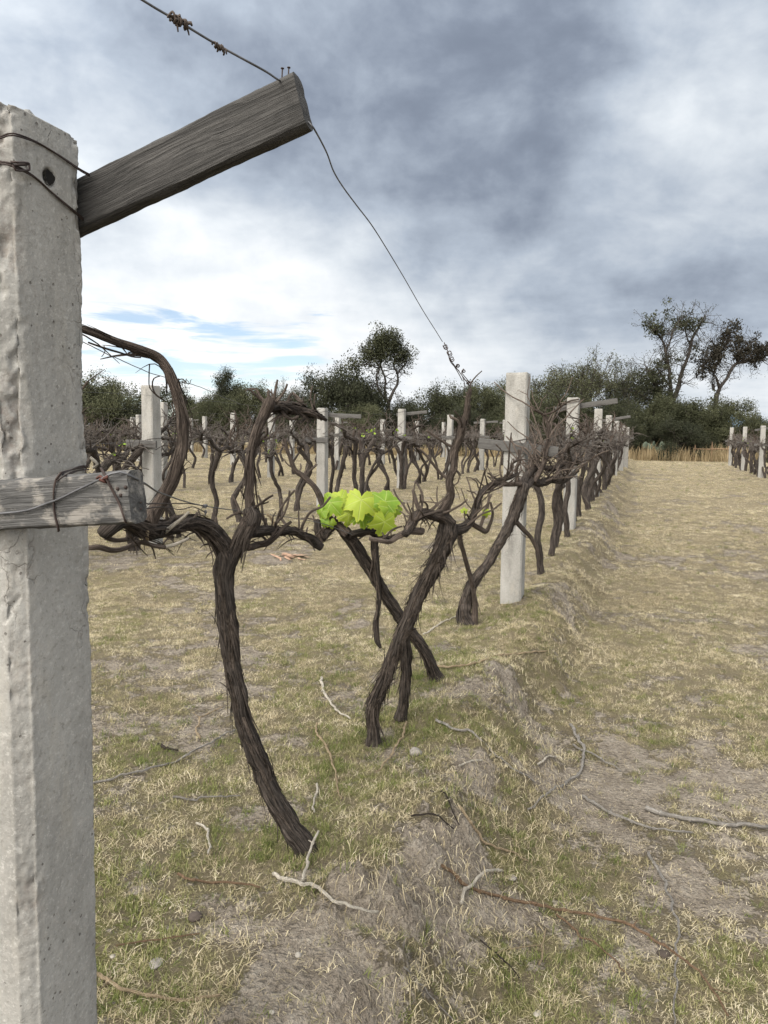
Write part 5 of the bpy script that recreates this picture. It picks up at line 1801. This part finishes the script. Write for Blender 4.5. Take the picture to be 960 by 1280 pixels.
def tree_variant(kind, seed):
    g = TreeGen(seed)
    rg = g.rg
    if kind == 'dome':                       # many-stemmed rounded bush, foliage to the ground
        ns = int(rg.integers(7, 10))
        for k in range(ns):
            az, tl = 6.283 * k / ns + rg.normal(0, .3), R(rg.uniform(8, 68))
            g.grow((rg.normal(0, .25), rg.normal(0, .25), 0), (math.cos(az) * math.sin(tl), math.sin(az) * math.sin(tl), math.cos(tl)), rg.uniform(1.1, 1.6), 0.07, 0, 4, 0.06, (20, 52), (2, 3), (0.66, 0.88), 0.2)
        ne, sg, sz = 42, 0.30, 0.135
    elif kind == 'airy':                     # vase of fine upward twigs with thin leaf
        for k in range(7):
            az, tl = 6.283 * k / 7 + rg.normal(0, .3), R(rg.uniform(12, 55))
            g.grow((rg.normal(0, .2), rg.normal(0, .2), 0), (math.cos(az) * math.sin(tl), math.sin(az) * math.sin(tl), math.cos(tl)), rg.uniform(1.5, 1.9), 0.07, 0, 5, 0.10, (16, 44), (2, 3), (0.64, 0.84), 0.16, minr=0.011)
        ne, sg, sz = 8, 0.18, 0.10
    elif kind == 'flat':                     # darker tree with a short trunk and flat crown
        for k in range(5):
            az, tl = 6.283 * k / 5 + rg.normal(0, .4), R(rg.uniform(10, 50))
            g.grow((rg.normal(0, .1), rg.normal(0, .1), 0), (math.cos(az) * math.sin(tl), math.sin(az) * math.sin(tl), math.cos(tl)), rg.uniform(1.8, 2.3), 0.10, 0, 4, 0.02, (25, 60), (2, 4), (0.55, 0.75), 0.22)
        ne, sg, sz = 46, 0.30, 0.135
    elif kind == 'umbrella':                 # bare stems holding one round crown
        for k in range(3):
            az, tl = 2.1 * k + rg.normal(0, .3), R((8, 24, 30)[k])
            g.grow((rg.normal(0, .1), rg.normal(0, .1), 0), (math.cos(az) * math.sin(tl), math.sin(az) * math.sin(tl), math.cos(tl)), 3.4, 0.15, 0, 4, 0.04, (24, 58), (3, 4), (0.34, 0.62), 0.2)
        ne, sg, sz = 22, 0.32, 0.16
    return g, (ne, sg, sz)


def variant_meshes(kind, seed, mat):
    g, (ne, sg, sz) = tree_variant(kind, seed)
    tips = np.array(g.tips)
    if kind == 'umbrella':
        tips = tips[tips[:, 2] > 3.8]
    V, F, rn = leaf_cards(tips, ne, sg, sz, seed, 0.85)
    V[:, 2] = np.maximum(V[:, 2], 0.02)
    H, W = np.percentile(V[:, 2], 99.3), np.percentile(np.abs(V[:, 0]), 92)
    return g.acc.mesh('trunk', M['treebark']), cards_mesh('crown', V, F, rn, M[mat]), H, W


VAR = {}
for k in range(3):
    VAR['dome%d' % k] = variant_meshes('dome', 501 + k, ('leaf_olive', 'leaf_dark', 'leaf_olive')[k])
for k in range(2):
    VAR['airy%d' % k] = variant_meshes('airy', 521 + k, 'leaf_olive')
    VAR['flat%d' % k] = variant_meshes('flat', 541 + k, 'leaf_dark')
VAR['umbrella0'] = variant_meshes('umbrella', 561, 'leaf_olive')


def tree(px, top, d, wpx, var, label, cat='tree', name='mesquite_tree', rz=None, seed=0, z0=0.0):
    tk, cr, H0, W0 = VAR[var]
    x = (px - 480) / FPX * d
    H = CAM_Z + (HY(px) - top) * d / FPX - z0
    s = H / H0
    sx = (wpx * 0.5 * d / FPX) / W0
    o = empty(name, (x, d, float(ground_h(x, d)) - 0.02 + z0), label, cat, 'trees beyond the field edge', random.uniform(0, 6.28) if rz is None else rz)
    o.scale = (sx, sx, s)
    link(bpy.data.objects.new('trunk', tk), o)
    link(bpy.data.objects.new('crown', cr), o)
    return o


BUSH = [
    (136, 472, 47, 100, 'dome0', 'round dull green bush beside the big post, farthest along the tree line'),
    (60, 478, 50, 90, 'dome2', 'green bush hidden behind the big post'),
    (-10, 474, 49, 110, 'dome1', 'dark bush just outside the big post'),
    (222, 487, 50, 70, 'dome2', 'green bush between the arching cane and the round dull bush'),
    (262, 494, 47, 60, 'dome0', 'low green bush right under the flat-topped dark tree'),
    (286, 468, 53, 78, 'flat0', 'flat-topped dark tree behind the arching cane'),
    (322, 484, 49, 60, 'dome2', 'green bush behind the cut vine head of the nearest vine'),
    (364, 480, 52, 62, 'airy0', 'thin airy bush with sky showing through, beside the big dark dome'),
    (430, 461, 50, 98, 'dome1', 'broad dark dome-shaped tree in front of the umbrella tree'),
    (500, 502, 49, 60, 'dome1', 'low dark bush at the foot of the umbrella tree'),
    (548, 483, 52, 84, 'dome0', 'olive bush between the umbrella tree and the wire clip'),
    (604, 486, 50, 74, 'dome2', 'dark green bush behind the upright cane tip'),
    (650, 478, 53, 74, 'dome0', 'olive tree behind the tall smooth post'),
    (712, 447, 52, 122, 'airy0', 'wide airy olive tree with fanning twigs behind the near row'),
    (768, 456, 54, 92, 'airy1', 'airy tree with fanning twigs between the wide airy tree and the tall bare pair'),
    (700, 492, 48, 84, 'dome1', 'dark low bush under the wide airy tree'),
    (762, 498, 47, 60, 'dome1', 'dark brush at the end of the near row'),
    (812, 497, 48, 74, 'dome2', 'green shrub under the taller bare tree, beside the end of the near row'),
    (858, 493, 49, 84, 'dome0', 'green shrub in the gap between the two tall bare trees'),
    (905, 500, 48, 78, 'dome2', 'green shrub under the shorter bare tree'),
    (838, 522, 46, 74, 'dome1', 'low dark shrub behind the dry grass of the path end'),
    (780, 520, 46.5, 50, 'dome1', 'low dark shrub at the last post of the near row'),
    (940, 522, 62, 56, 'dome1', 'small distant dark bush under the blue hill'),
    (985, 526, 58, 80, 'dome0', 'distant olive bush behind the row across the path'),
    (1050, 505, 54, 110, 'dome2', 'green bush beyond the row across the path'),
    (160, 508, 46, 60, 'dome1', 'low dark brush between the big post and second row post'),
    (445, 508, 47, 80, 'dome2', 'low brush in front of the broad dark dome'),
    (380, 506, 47, 70, 'dome1', 'low brush under the thin airy bush'),
    (572, 510, 47, 80, 'dome1', 'low brush under the olive bush by the wire clip'),
    (640, 508, 47, 80, 'dome2', 'low brush behind the tall smooth post'),
]
for k, b in enumerate(BUSH):
    tree(*b[:5], b[5], 'tree' if b[1] < 490 else 'bush', 'mesquite_tree' if b[1] < 490 else 'scrub_bush')


def traced_tree(label, d, limbs, clumps, mat, twigs, seed, ne=16, sig=0.24, size=0.15, thick=0.72):
    """a tall sparse tree: limbs given in photo pixels with depth offsets; fine twigs and leaf clumps grown on them"""
    rg = np.random.default_rng(seed)
    x0, y0 = limbs[0][0][0], limbs[0][0][1]
    bx = (x0 - 480) / FPX * d
    base = np.array([bx, d, 0.0])
    o = empty('mesquite_tree', base, label, 'tree', 'trees beyond the field edge')
    g = TreeGen(seed)
    ends = []
    for path in limbs:
        pts = [np.append(at(a, b, d + dd), rad_px(w, d) * thick) for a, b, dd, w in path]
        tube(g.acc, pts, 8, 0.25, 0.1, 0.2, seed, 0.05)
        P = spline(np.array(pts), 0.4)
        ends.append(P)
    for P in ends[1:]:
        for i in range(len(P) // 4, len(P)):
            for _ in range(twigs):
                dd = rg.normal(0, 1, 3) + np.array([0, 0, 0.35])
                dd /= np.linalg.norm(dd)
                g.grow(P[i][:3], dd, rg.uniform(0.35, 0.8), min(P[i][3] * .5, 0.03), 2, 4, 0.05, (20, 50), (1, 2), (0.6, 0.85), 0.22, minr=0.010)
    tr_ = link(bpy.data.objects.new('trunk', g.acc.mesh('trunk', M['treebark'], base)), o)
    C = []
    for (a, b, dd, rad, n) in clumps:
        for _ in range(n):
            q = rg.normal(0, 0.5, 3)
            C.append(at(a, b, d + dd) + q * rad * d / FPX)
    tips = np.array(g.tips)
    if len(tips):
        sel = tips[rg.random(len(tips)) < 0.5]
        V0, F0_, r0_ = leaf_cards(sel, 4, 0.16, 0.10, seed + 3)
    V, F, rn = leaf_cards(np.array(C), ne, sig, size, seed)
    V, rn = np.vstack([V, V0]), np.concatenate([rn, r0_])
    F = np.arange(len(V)).reshape(-1, 4)
    link(bpy.data.objects.new('crown', cards_mesh('crown', V - base, F, rn, M[mat])), o)
    return o


traced_tree('tall umbrella-shaped tree with bare forked stems beside the broad dark dome', 51, [
    [(486, 572, 0, 8), (486, 545, 0, 7), (485, 525, 0, 6.5), (486, 505, 0, 6)],
    [(486, 507, 0, 5.5), (490, 492, 0, 5), (496, 482, .2, 4), (497, 468, .3, 3.6), (492, 456, .4, 3), (496, 446, .5, 2), (500, 436, .6, 1.4)],
    [(486, 505, 0, 5), (481, 492, 0, 4.4), (482, 476, -.2, 3.8), (478, 464, -.3, 3.2), (475, 450, -.3, 2.6), (478, 434, -.3, 1.8), (480, 424, -.2, 1.2)],
    [(483, 500, 0, 4), (474, 488, -.4, 3.6), (471, 472, -.6, 3), (474, 458, -.6, 2.6), (466, 448, -.7, 2), (458, 440, -.8, 1.4)],
    [(473, 460, -.6, 2.4), (462, 456, -.9, 2), (450, 456, -1.1, 1.6), (442, 458, -1.2, 1.2)],
    [(497, 468, .3, 2.4), (504, 458, .5, 2), (508, 448, .7, 1.4)]],
    [(480, 432, -.2, 15, 60), (466, 440, -.6, 13, 44), (496, 438, .4, 13, 44), (480, 446, -.2, 14, 30), (474, 424, -.3, 12, 24), (490, 426, 0, 12, 24), (458, 448, -.8, 10, 20), (504, 452, .6, 10, 18), (443, 457, -1.1, 8, 16), (508, 444, .7, 9, 12)], 'leaf_dark', 2, 77, 40, 0.26, 0.17)
traced_tree('taller of two tall bare trees at the path end, limbs forking high', 50, [
    [(836, 572, 0, 9), (836, 545, 0, 8), (838, 520, 0, 8), (840, 500, 0, 8)],
    [(840, 502, 0, 8), (838, 482, -.2, 6), (836, 462, -.5, 5), (832, 440, -.8, 4), (828, 425, -.8, 3.5), (818, 415, -1, 3), (812, 405, -1.2, 2)],
    [(842, 500, 0, 8), (848, 482, .2, 7), (853, 462, .4, 6), (860, 446, .5, 5), (863, 432, .6, 5), (867, 420, .7, 4), (874, 408, .9, 3), (880, 396, 1, 2)],
    [(846, 492, 0, 4), (850, 482, 0, 3.5), (851, 478, 0, 2)],
    [(832, 440, -.8, 3), (838, 425, -.5, 2.6), (842, 410, -.2, 2.2), (850, 400, 0, 1.8), (858, 394, .2, 1.4)],
    [(863, 432, .6, 3), (858, 420, .4, 2.4), (856, 408, .3, 2), (862, 396, .3, 1.4)],
    [(836, 520, -.3, 5), (828, 500, -.6, 4), (818, 480, -1, 3), (812, 465, -1.2, 2.4), (806, 456, -1.4, 1.6)],
    [(838, 485, -.2, 3), (828, 470, -.5, 2.5), (820, 458, -.8, 2)]],
    [(815, 408, -1, 12, 13), (826, 412, -.8, 10, 7), (858, 400, .3, 11, 10), (848, 404, 0, 10, 6), (872, 400, .8, 9, 5), (842, 396, -.2, 14, 5), (818, 470, -1, 20, 26), (828, 486, -.6, 18, 24), (812, 480, -.9, 15, 16), (836, 450, -.4, 14, 7), (868, 430, .6, 12, 4)], 'leaf_dark', 4, 71, 48, 0.2, 0.19)
traced_tree('shorter of two tall bare trees at the path end, with brown clumps', 51, [
    [(892, 575, 0, 8), (893, 545, 0, 8), (894, 515, 0, 8), (896, 492, 0, 8)],
    [(896, 494, 0, 7), (900, 484, 0, 6), (908, 474, .2, 5.5), (914, 462, .4, 5), (920, 455, .6, 5), (932, 452, .9, 4), (946, 450, 1.2, 3.5), (962, 443, 1.6, 3), (974, 440, 2, 2)],
    [(899, 486, 0, 5), (896, 474, -.2, 4), (892, 466, -.4, 3.4), (898, 452, -.3, 3), (902, 440, -.2, 3), (908, 428, 0, 2.6), (914, 415, .2, 2)],
    [(892, 488, 0, 5), (891, 480, 0, 4)],
    [(892, 466, -.4, 2.5), (884, 460, -.7, 2), (876, 458, -1, 1.6)],
    [(920, 455, .6, 3), (926, 442, .5, 2.6), (936, 432, .6, 2.2), (946, 424, .8, 1.6)],
    [(902, 440, -.2, 2.2), (894, 432, -.4, 2), (888, 424, -.6, 1.4)]],
    [(880, 457, -.8, 12, 18), (896, 440, -.3, 12, 18), (890, 446, -.5, 10, 10), (912, 420, .1, 11, 12), (904, 428, -.1, 9, 8), (930, 436, .5, 12, 16), (942, 430, .8, 10, 10), (926, 446, .6, 10, 10), (946, 442, 1.2, 12, 16), (958, 438, 1.5, 10, 10), (916, 408, .2, 10, 5)], 'leaf_brown', 4, 73, 54, 0.19, 0.2)

# prickly pear at the far end of the path
cx, cy = (825 - 480) / FPX * 45, 45.0
nop = empty('prickly_pear', (cx, cy, float(ground_h(cx, cy))), 'pale grey-green prickly pear at the foot of the shrubs at the path end', 'cactus')
rg = np.random.default_rng(3)
for k in range(15):
    acc = Acc()
    lev = k // 5
    c = np.array([rg.normal(0, .3 + .1 * lev), rg.normal(0, .25), 0.22 + 0.33 * lev + rg.normal(0, .05)])
    a, tl = rg.uniform(0, 6.28), rg.normal(0, .4)
    V, F = [], []
    for i in range(9):
        ph = math.pi * i / 8
        for j in range(12):
            t = 6.2832 * j / 12
            v = np.array([math.sin(ph) * math.cos(t) * .17, math.sin(ph) * math.sin(t) * .03, math.cos(ph) * .23])
            v = np.array([v[0] * math.cos(tl) + v[2] * math.sin(tl), v[1], v[2] * math.cos(tl) - v[0] * math.sin(tl)])
            V.append(c + np.array([v[0] * math.cos(a) - v[1] * math.sin(a), v[0] * math.sin(a) + v[1] * math.cos(a), v[2]]))
    for i in range(8):
        for j in range(12):
            F.append((i * 12 + j, (i + 1) * 12 + j, (i + 1) * 12 + (j + 1) % 12, i * 12 + (j + 1) % 12))
    acc.add(V, F)
    acc.build('cactus_pad', M['cactus'], nop)

# old rail fence behind the row across the path
fx, fy = (866 - 480) / FPX * 44.5, 44.5
fen = empty('rail_fence', (fx, fy, float(ground_h(fx, fy))), 'low weathered rail fence in dry grass at the path end', 'fence')
for k in range(3):
    acc = Acc()
    tube(acc, [(k * 1.0, 0, -.1, .045), (k * 1.0 + .01, 0, .5, .042), (k * 1.0, 0.01, 1.0 + .15 * (k % 2), .038)], 7, .2, .1, .1, k)
    acc.build('fence_post', M['twig_brown'], fen)
acc = Acc()
tube(acc, [(-.1, -.06, .74, .035), (.7, -.06, .72, .037), (1.4, -.06, .75, .034), (2.3, -.06, .73, .033)], 7, .2, .1, .1, 9)
acc.build('fence_rail', M['twig_brown'], fen)


# tall dry grass along the field edge
def tall_grass():
    rg = np.random.default_rng(9)
    V, F, Rn = [], [], []
    n = 15000
    y = rg.uniform(43.6, 47.5, n)
    x = rg.uniform(-30, 30, n)
    keep = (fbm(x * 0.5, y * 0.5, 0, 3, 61) > -0.2 - 0.5 * ((x > 14) & (x < 22)))
    x, y = x[keep], y[keep]
    hgt = rg.uniform(0.35, 0.95, len(x)) * (0.75 + 0.5 * (fbm(x * 0.9, y * 0.9, 0, 2, 63) + .3)) * np.where((x > 13.5) & (x < 22), 1.25, 0.8)
    z = ground_h(x, y)
    for i in range(len(x)):
        a = rg.uniform(0, 6.28)
        w = 0.018
        le = rg.normal(0, 0.16, 2) * hgt[i]
        dx, dy = math.cos(a) * w, math.sin(a) * w
        b = len(V)
        V += [(x[i] - dx, y[i] - dy, z[i] - .02), (x[i] + dx, y[i] + dy, z[i] - .02), (x[i] + le[0] * .4 + dx * .8, y[i] + le[1] * .4 + dy * .8, z[i] + hgt[i] * .6), (x[i] + le[0] * .4 - dx * .8, y[i] + le[1] * .4 - dy * .8, z[i] + hgt[i] * .6), (x[i] + le[0], y[i] + le[1], z[i] + hgt[i])]
        F += [(b, b + 1, b + 2, b + 3), (b + 3, b + 2, b + 4)]
        Rn += [rg.random()] * 5
    me = bpy.data.meshes.new('tall_dry_grass')
    me.from_pydata(V, [], F)
    a = me.attributes.new('rnd', 'FLOAT', 'POINT')
    a.data.foreach_set('value', np.array(Rn, np.float32))
    me.materials.append(M['tall'])
    o = link(bpy.data.objects.new('tall_dry_grass', me))
    tag(o, kind='stuff')


tall_grass()

# hill far off, distance haze put into its blue base colour
acc = Acc()
V, F = [], []
nx_, ny_ = 60, 10
for i in range(nx_):
    for j in range(ny_):
        x = -900 + 3000 * i / (nx_ - 1)
        y = 2300 + 700 * j / (ny_ - 1)
        e = math.sin(math.pi * j / (ny_ - 1))
        h = 74 * math.exp(-((x - 1190) / 105) ** 2) + 34 * math.exp(-((x - 1500) / 260) ** 2)
        V.append((x, y, -3 + h * e * (1 + .18 * float(vnoise(x / 60, y / 60, 0, 5)))))
for i in range(nx_ - 1):
    for j in range(ny_ - 1):
        a = i * ny_ + j
        F.append((a, a + ny_, a + ny_ + 1, a + 1))
acc.add(V, F)
tag(acc.build('hills', M['hill']), kind='structure')

# ------------------------------------------------------------------ sky and light
SUN_DIR = np.array([-0.42, -0.62, 0.72])
SUN_DIR /= np.linalg.norm(SUN_DIR)
EL, AZ = math.asin(SUN_DIR[2]), math.atan2(SUN_DIR[0], SUN_DIR[1])
w = bpy.data.worlds.new('World')
scene.world = w
w.use_nodes = True
wt = w.node_tree
nt = NT(wt)
bg = wt.nodes['Background']
out = wt.nodes['World Output']
sky = nt.n('ShaderNodeTexSky', sky_type='NISHITA', sun_disc=False, sun_elevation=EL, sun_rotation=AZ, altitude=1800.0, air_density=1.0, dust_density=1.2, ozone_density=1.0)
wt.links.new(sky.outputs[0], bg.inputs['Color'])
bg.inputs['Strength'].default_value = 0.10
dirv = nt.vmath('NORMALIZE', nt.n('ShaderNodeTexCoord').outputs['Generated'])
sp = nt.n('ShaderNodeSeparateXYZ', i={0: dirv})
dz = nt.math('MAXIMUM', sp.outputs[2], 0.0)
zc = nt.math('ADD', dz, 0.10)
cp = nt.n('ShaderNodeCombineXYZ', i={0: nt.math('DIVIDE', sp.outputs[0], zc), 1: nt.math('DIVIDE', sp.outputs[1], zc), 2: 0.0}).outputs[0]
wn = nt.n('ShaderNodeTexNoise', i={'Vector': cp, 'Scale': 1.1, 'Detail': 3.0}).outputs['Color']
cpw = nt.vmath('ADD', cp, nt.scale(nt.vmath('SUBTRACT', wn, (0.5, 0.5, 0.5)), (0.35, 0.35, 0.0)))
n_big = nt.noise(cpw, 0.55, 5, 0.5)
n_mid = nt.noise(nt.vmath('ADD', cpw, (3.1, 7.7, 0)), 1.9, 6, 0.5)
n_fin = nt.noise(nt.vmath('ADD', cpw, (11.3, 2.2, 0)), 5.5, 6, 0.55)
base = nt.ramp(dz, [(0.0, 0.72), (0.10, 0.74), (0.17, 0.62), (0.26, 0.47), (0.40, 0.43), (0.55, 0.47), (1.0, 0.55)])
base = nt.n('ShaderNodeRGBToBW', i={0: base}).outputs[0]


def blob(px, py, amp, k):
    v = ray(px, py)
    v = v / np.linalg.norm(v)
    d_ = nt.vmath('DOT_PRODUCT', dirv, tuple(v))
    e = nt.math('EXPONENT', nt.math('MULTIPLY', nt.math('SUBTRACT', 1.0, d_), -k))
    return nt.math('MULTIPLY', e, amp)


B = base
for q in ((620, 180, -0.20, 40), (950, 0, -.13, 110), (720, 40, -.05, 120), (520, 40, -0.07, 70), (690, 300, -0.10, 90), (900, 350, -0.16, 150), (800, 340, -0.08, 120), (960, 390, -0.12, 200),
          (800, 150, 0.15, 120), (890, 130, 0.14, 90), (930, 70, 0.05, 140), (930, 285, .07, 400), (830, 20, -.04, 90), (560, 330, .05, 150), (150, 330, 0.12, 60), (220, 380, 0.10, 60), (390, 360, 0.08, 90),
          (60, 60, -0.02, 40), (640, 430, 0.05, 100), (220, 80, -.01, 50), (330, 200, -.05, 60), (470, 270, -.05, 160)):
    B = nt.math('ADD', B, blob(*q))
B = nt.math('ADD', B, nt.math('MULTIPLY', nt.math('SUBTRACT', n_big, 0.5), 0.30))
n_puf = nt.noise(nt.vmath('ADD', nt.scale(dirv, (4.2, 4.2, 6.0)), (5.2, 1.3, 0.7)), 1.0, 6, 0.56, 0.25)
n_pu2 = nt.noise(nt.vmath('ADD', nt.scale(dirv, (11.0, 11.0, 15.0)), (1.2, 8.3, 3.7)), 1.0, 6, 0.55, 0.2)
B = nt.math('ADD', B, nt.math('MULTIPLY', nt.math('SUBTRACT', n_puf, 0.5), 0.62))
B = nt.math('ADD', B, nt.math('MULTIPLY', nt.math('SUBTRACT', n_pu2, 0.5), 0.42))
B = nt.math('ADD', B, nt.math('MULTIPLY', nt.math('SUBTRACT', n_mid, 0.5), 0.20))
B = nt.math('ADD', B, nt.math('MULTIPLY', nt.math('SUBTRACT', n_fin, 0.5), 0.08))
B = nt.math('SMOOTH_MAX', B, 0.17, 0.12)
B = nt.math('MINIMUM', B, 0.92)
cc = nt.ramp(B, [(0.10, (0.094, 0.113, 0.152)), (0.22, (0.165, 0.193, 0.243)), (0.40, (0.288, 0.328, 0.385)), (0.62, (0.485, 0.518, 0.552)), (0.92, (0.74, 0.74, 0.735))])
gl = nt.math('EXPONENT', nt.math('MULTIPLY', nt.math('SUBTRACT', 1.0, nt.vmath('DOT_PRODUCT', dirv, tuple(SUN_DIR))), -2.6))
gl = nt.math('ADD', 1.0, nt.math('MULTIPLY', gl, 5.2))
cc = nt.mix(nt.step(gl, 1.4, 4.5), cc, (0.60, 0.58, 0.54))
bg2 = nt.n('ShaderNodeBackground', i={'Color': cc, 'Strength': gl})
# breaks in the cloud low down where the blue shows
stretch = nt.n('ShaderNodeCombineXYZ', i={0: nt.math('MULTIPLY', nt.math('ARCTAN2', sp.outputs[0], sp.outputs[1]), 6.0), 1: nt.math('MULTIPLY', dz, 46.0), 2: 0.0}).outputs[0]
gap = nt.noise(stretch, 1.0, 6, 0.58, 0.4)
gb = None
for q in ((150, 455, 0.26, 300), (250, 448, 0.34, 350), (330, 452, 0.22, 400), (400, 450, 0.20, 500), (120, 440, .2, 300), (500, 450, .16, 500), (215, 470, .25, 500), (390, 408, .06, 900)):
    e = blob(*q)
    gb = e if gb is None else nt.math('ADD', gb, e)
hole = nt.step(nt.math('ADD', gap, nt.math('MINIMUM', gb, 0.36)), 0.79, 0.95)
mx = nt.n('ShaderNodeMixShader', i={0: nt.math('MULTIPLY', hole, 0.8), 1: bg2.outputs[0], 2: bg.outputs[0]})
wt.links.new(mx.outputs[0], out.inputs['Surface'])

ld = bpy.data.lights.new('sun', 'SUN')
ld.energy = 1.5
ld.angle = R(22)
ld.color = (1.0, 0.955, 0.89)
sun = link(bpy.data.objects.new('sun', ld))
sun.rotation_euler = Vector(SUN_DIR).to_track_quat('Z', 'Y').to_euler()

vs = scene.view_settings
scene.display_settings.display_device = 'sRGB'
vs.view_transform = 'Standard'
vs.look = 'None'
vs.gamma = 1.0
vs.use_curve_mapping = False
vs.exposure = 0.55
scene.cycles.use_denoising = True
scene.cycles.max_bounces = 6
scene.cycles.transparent_max_bounces = 6
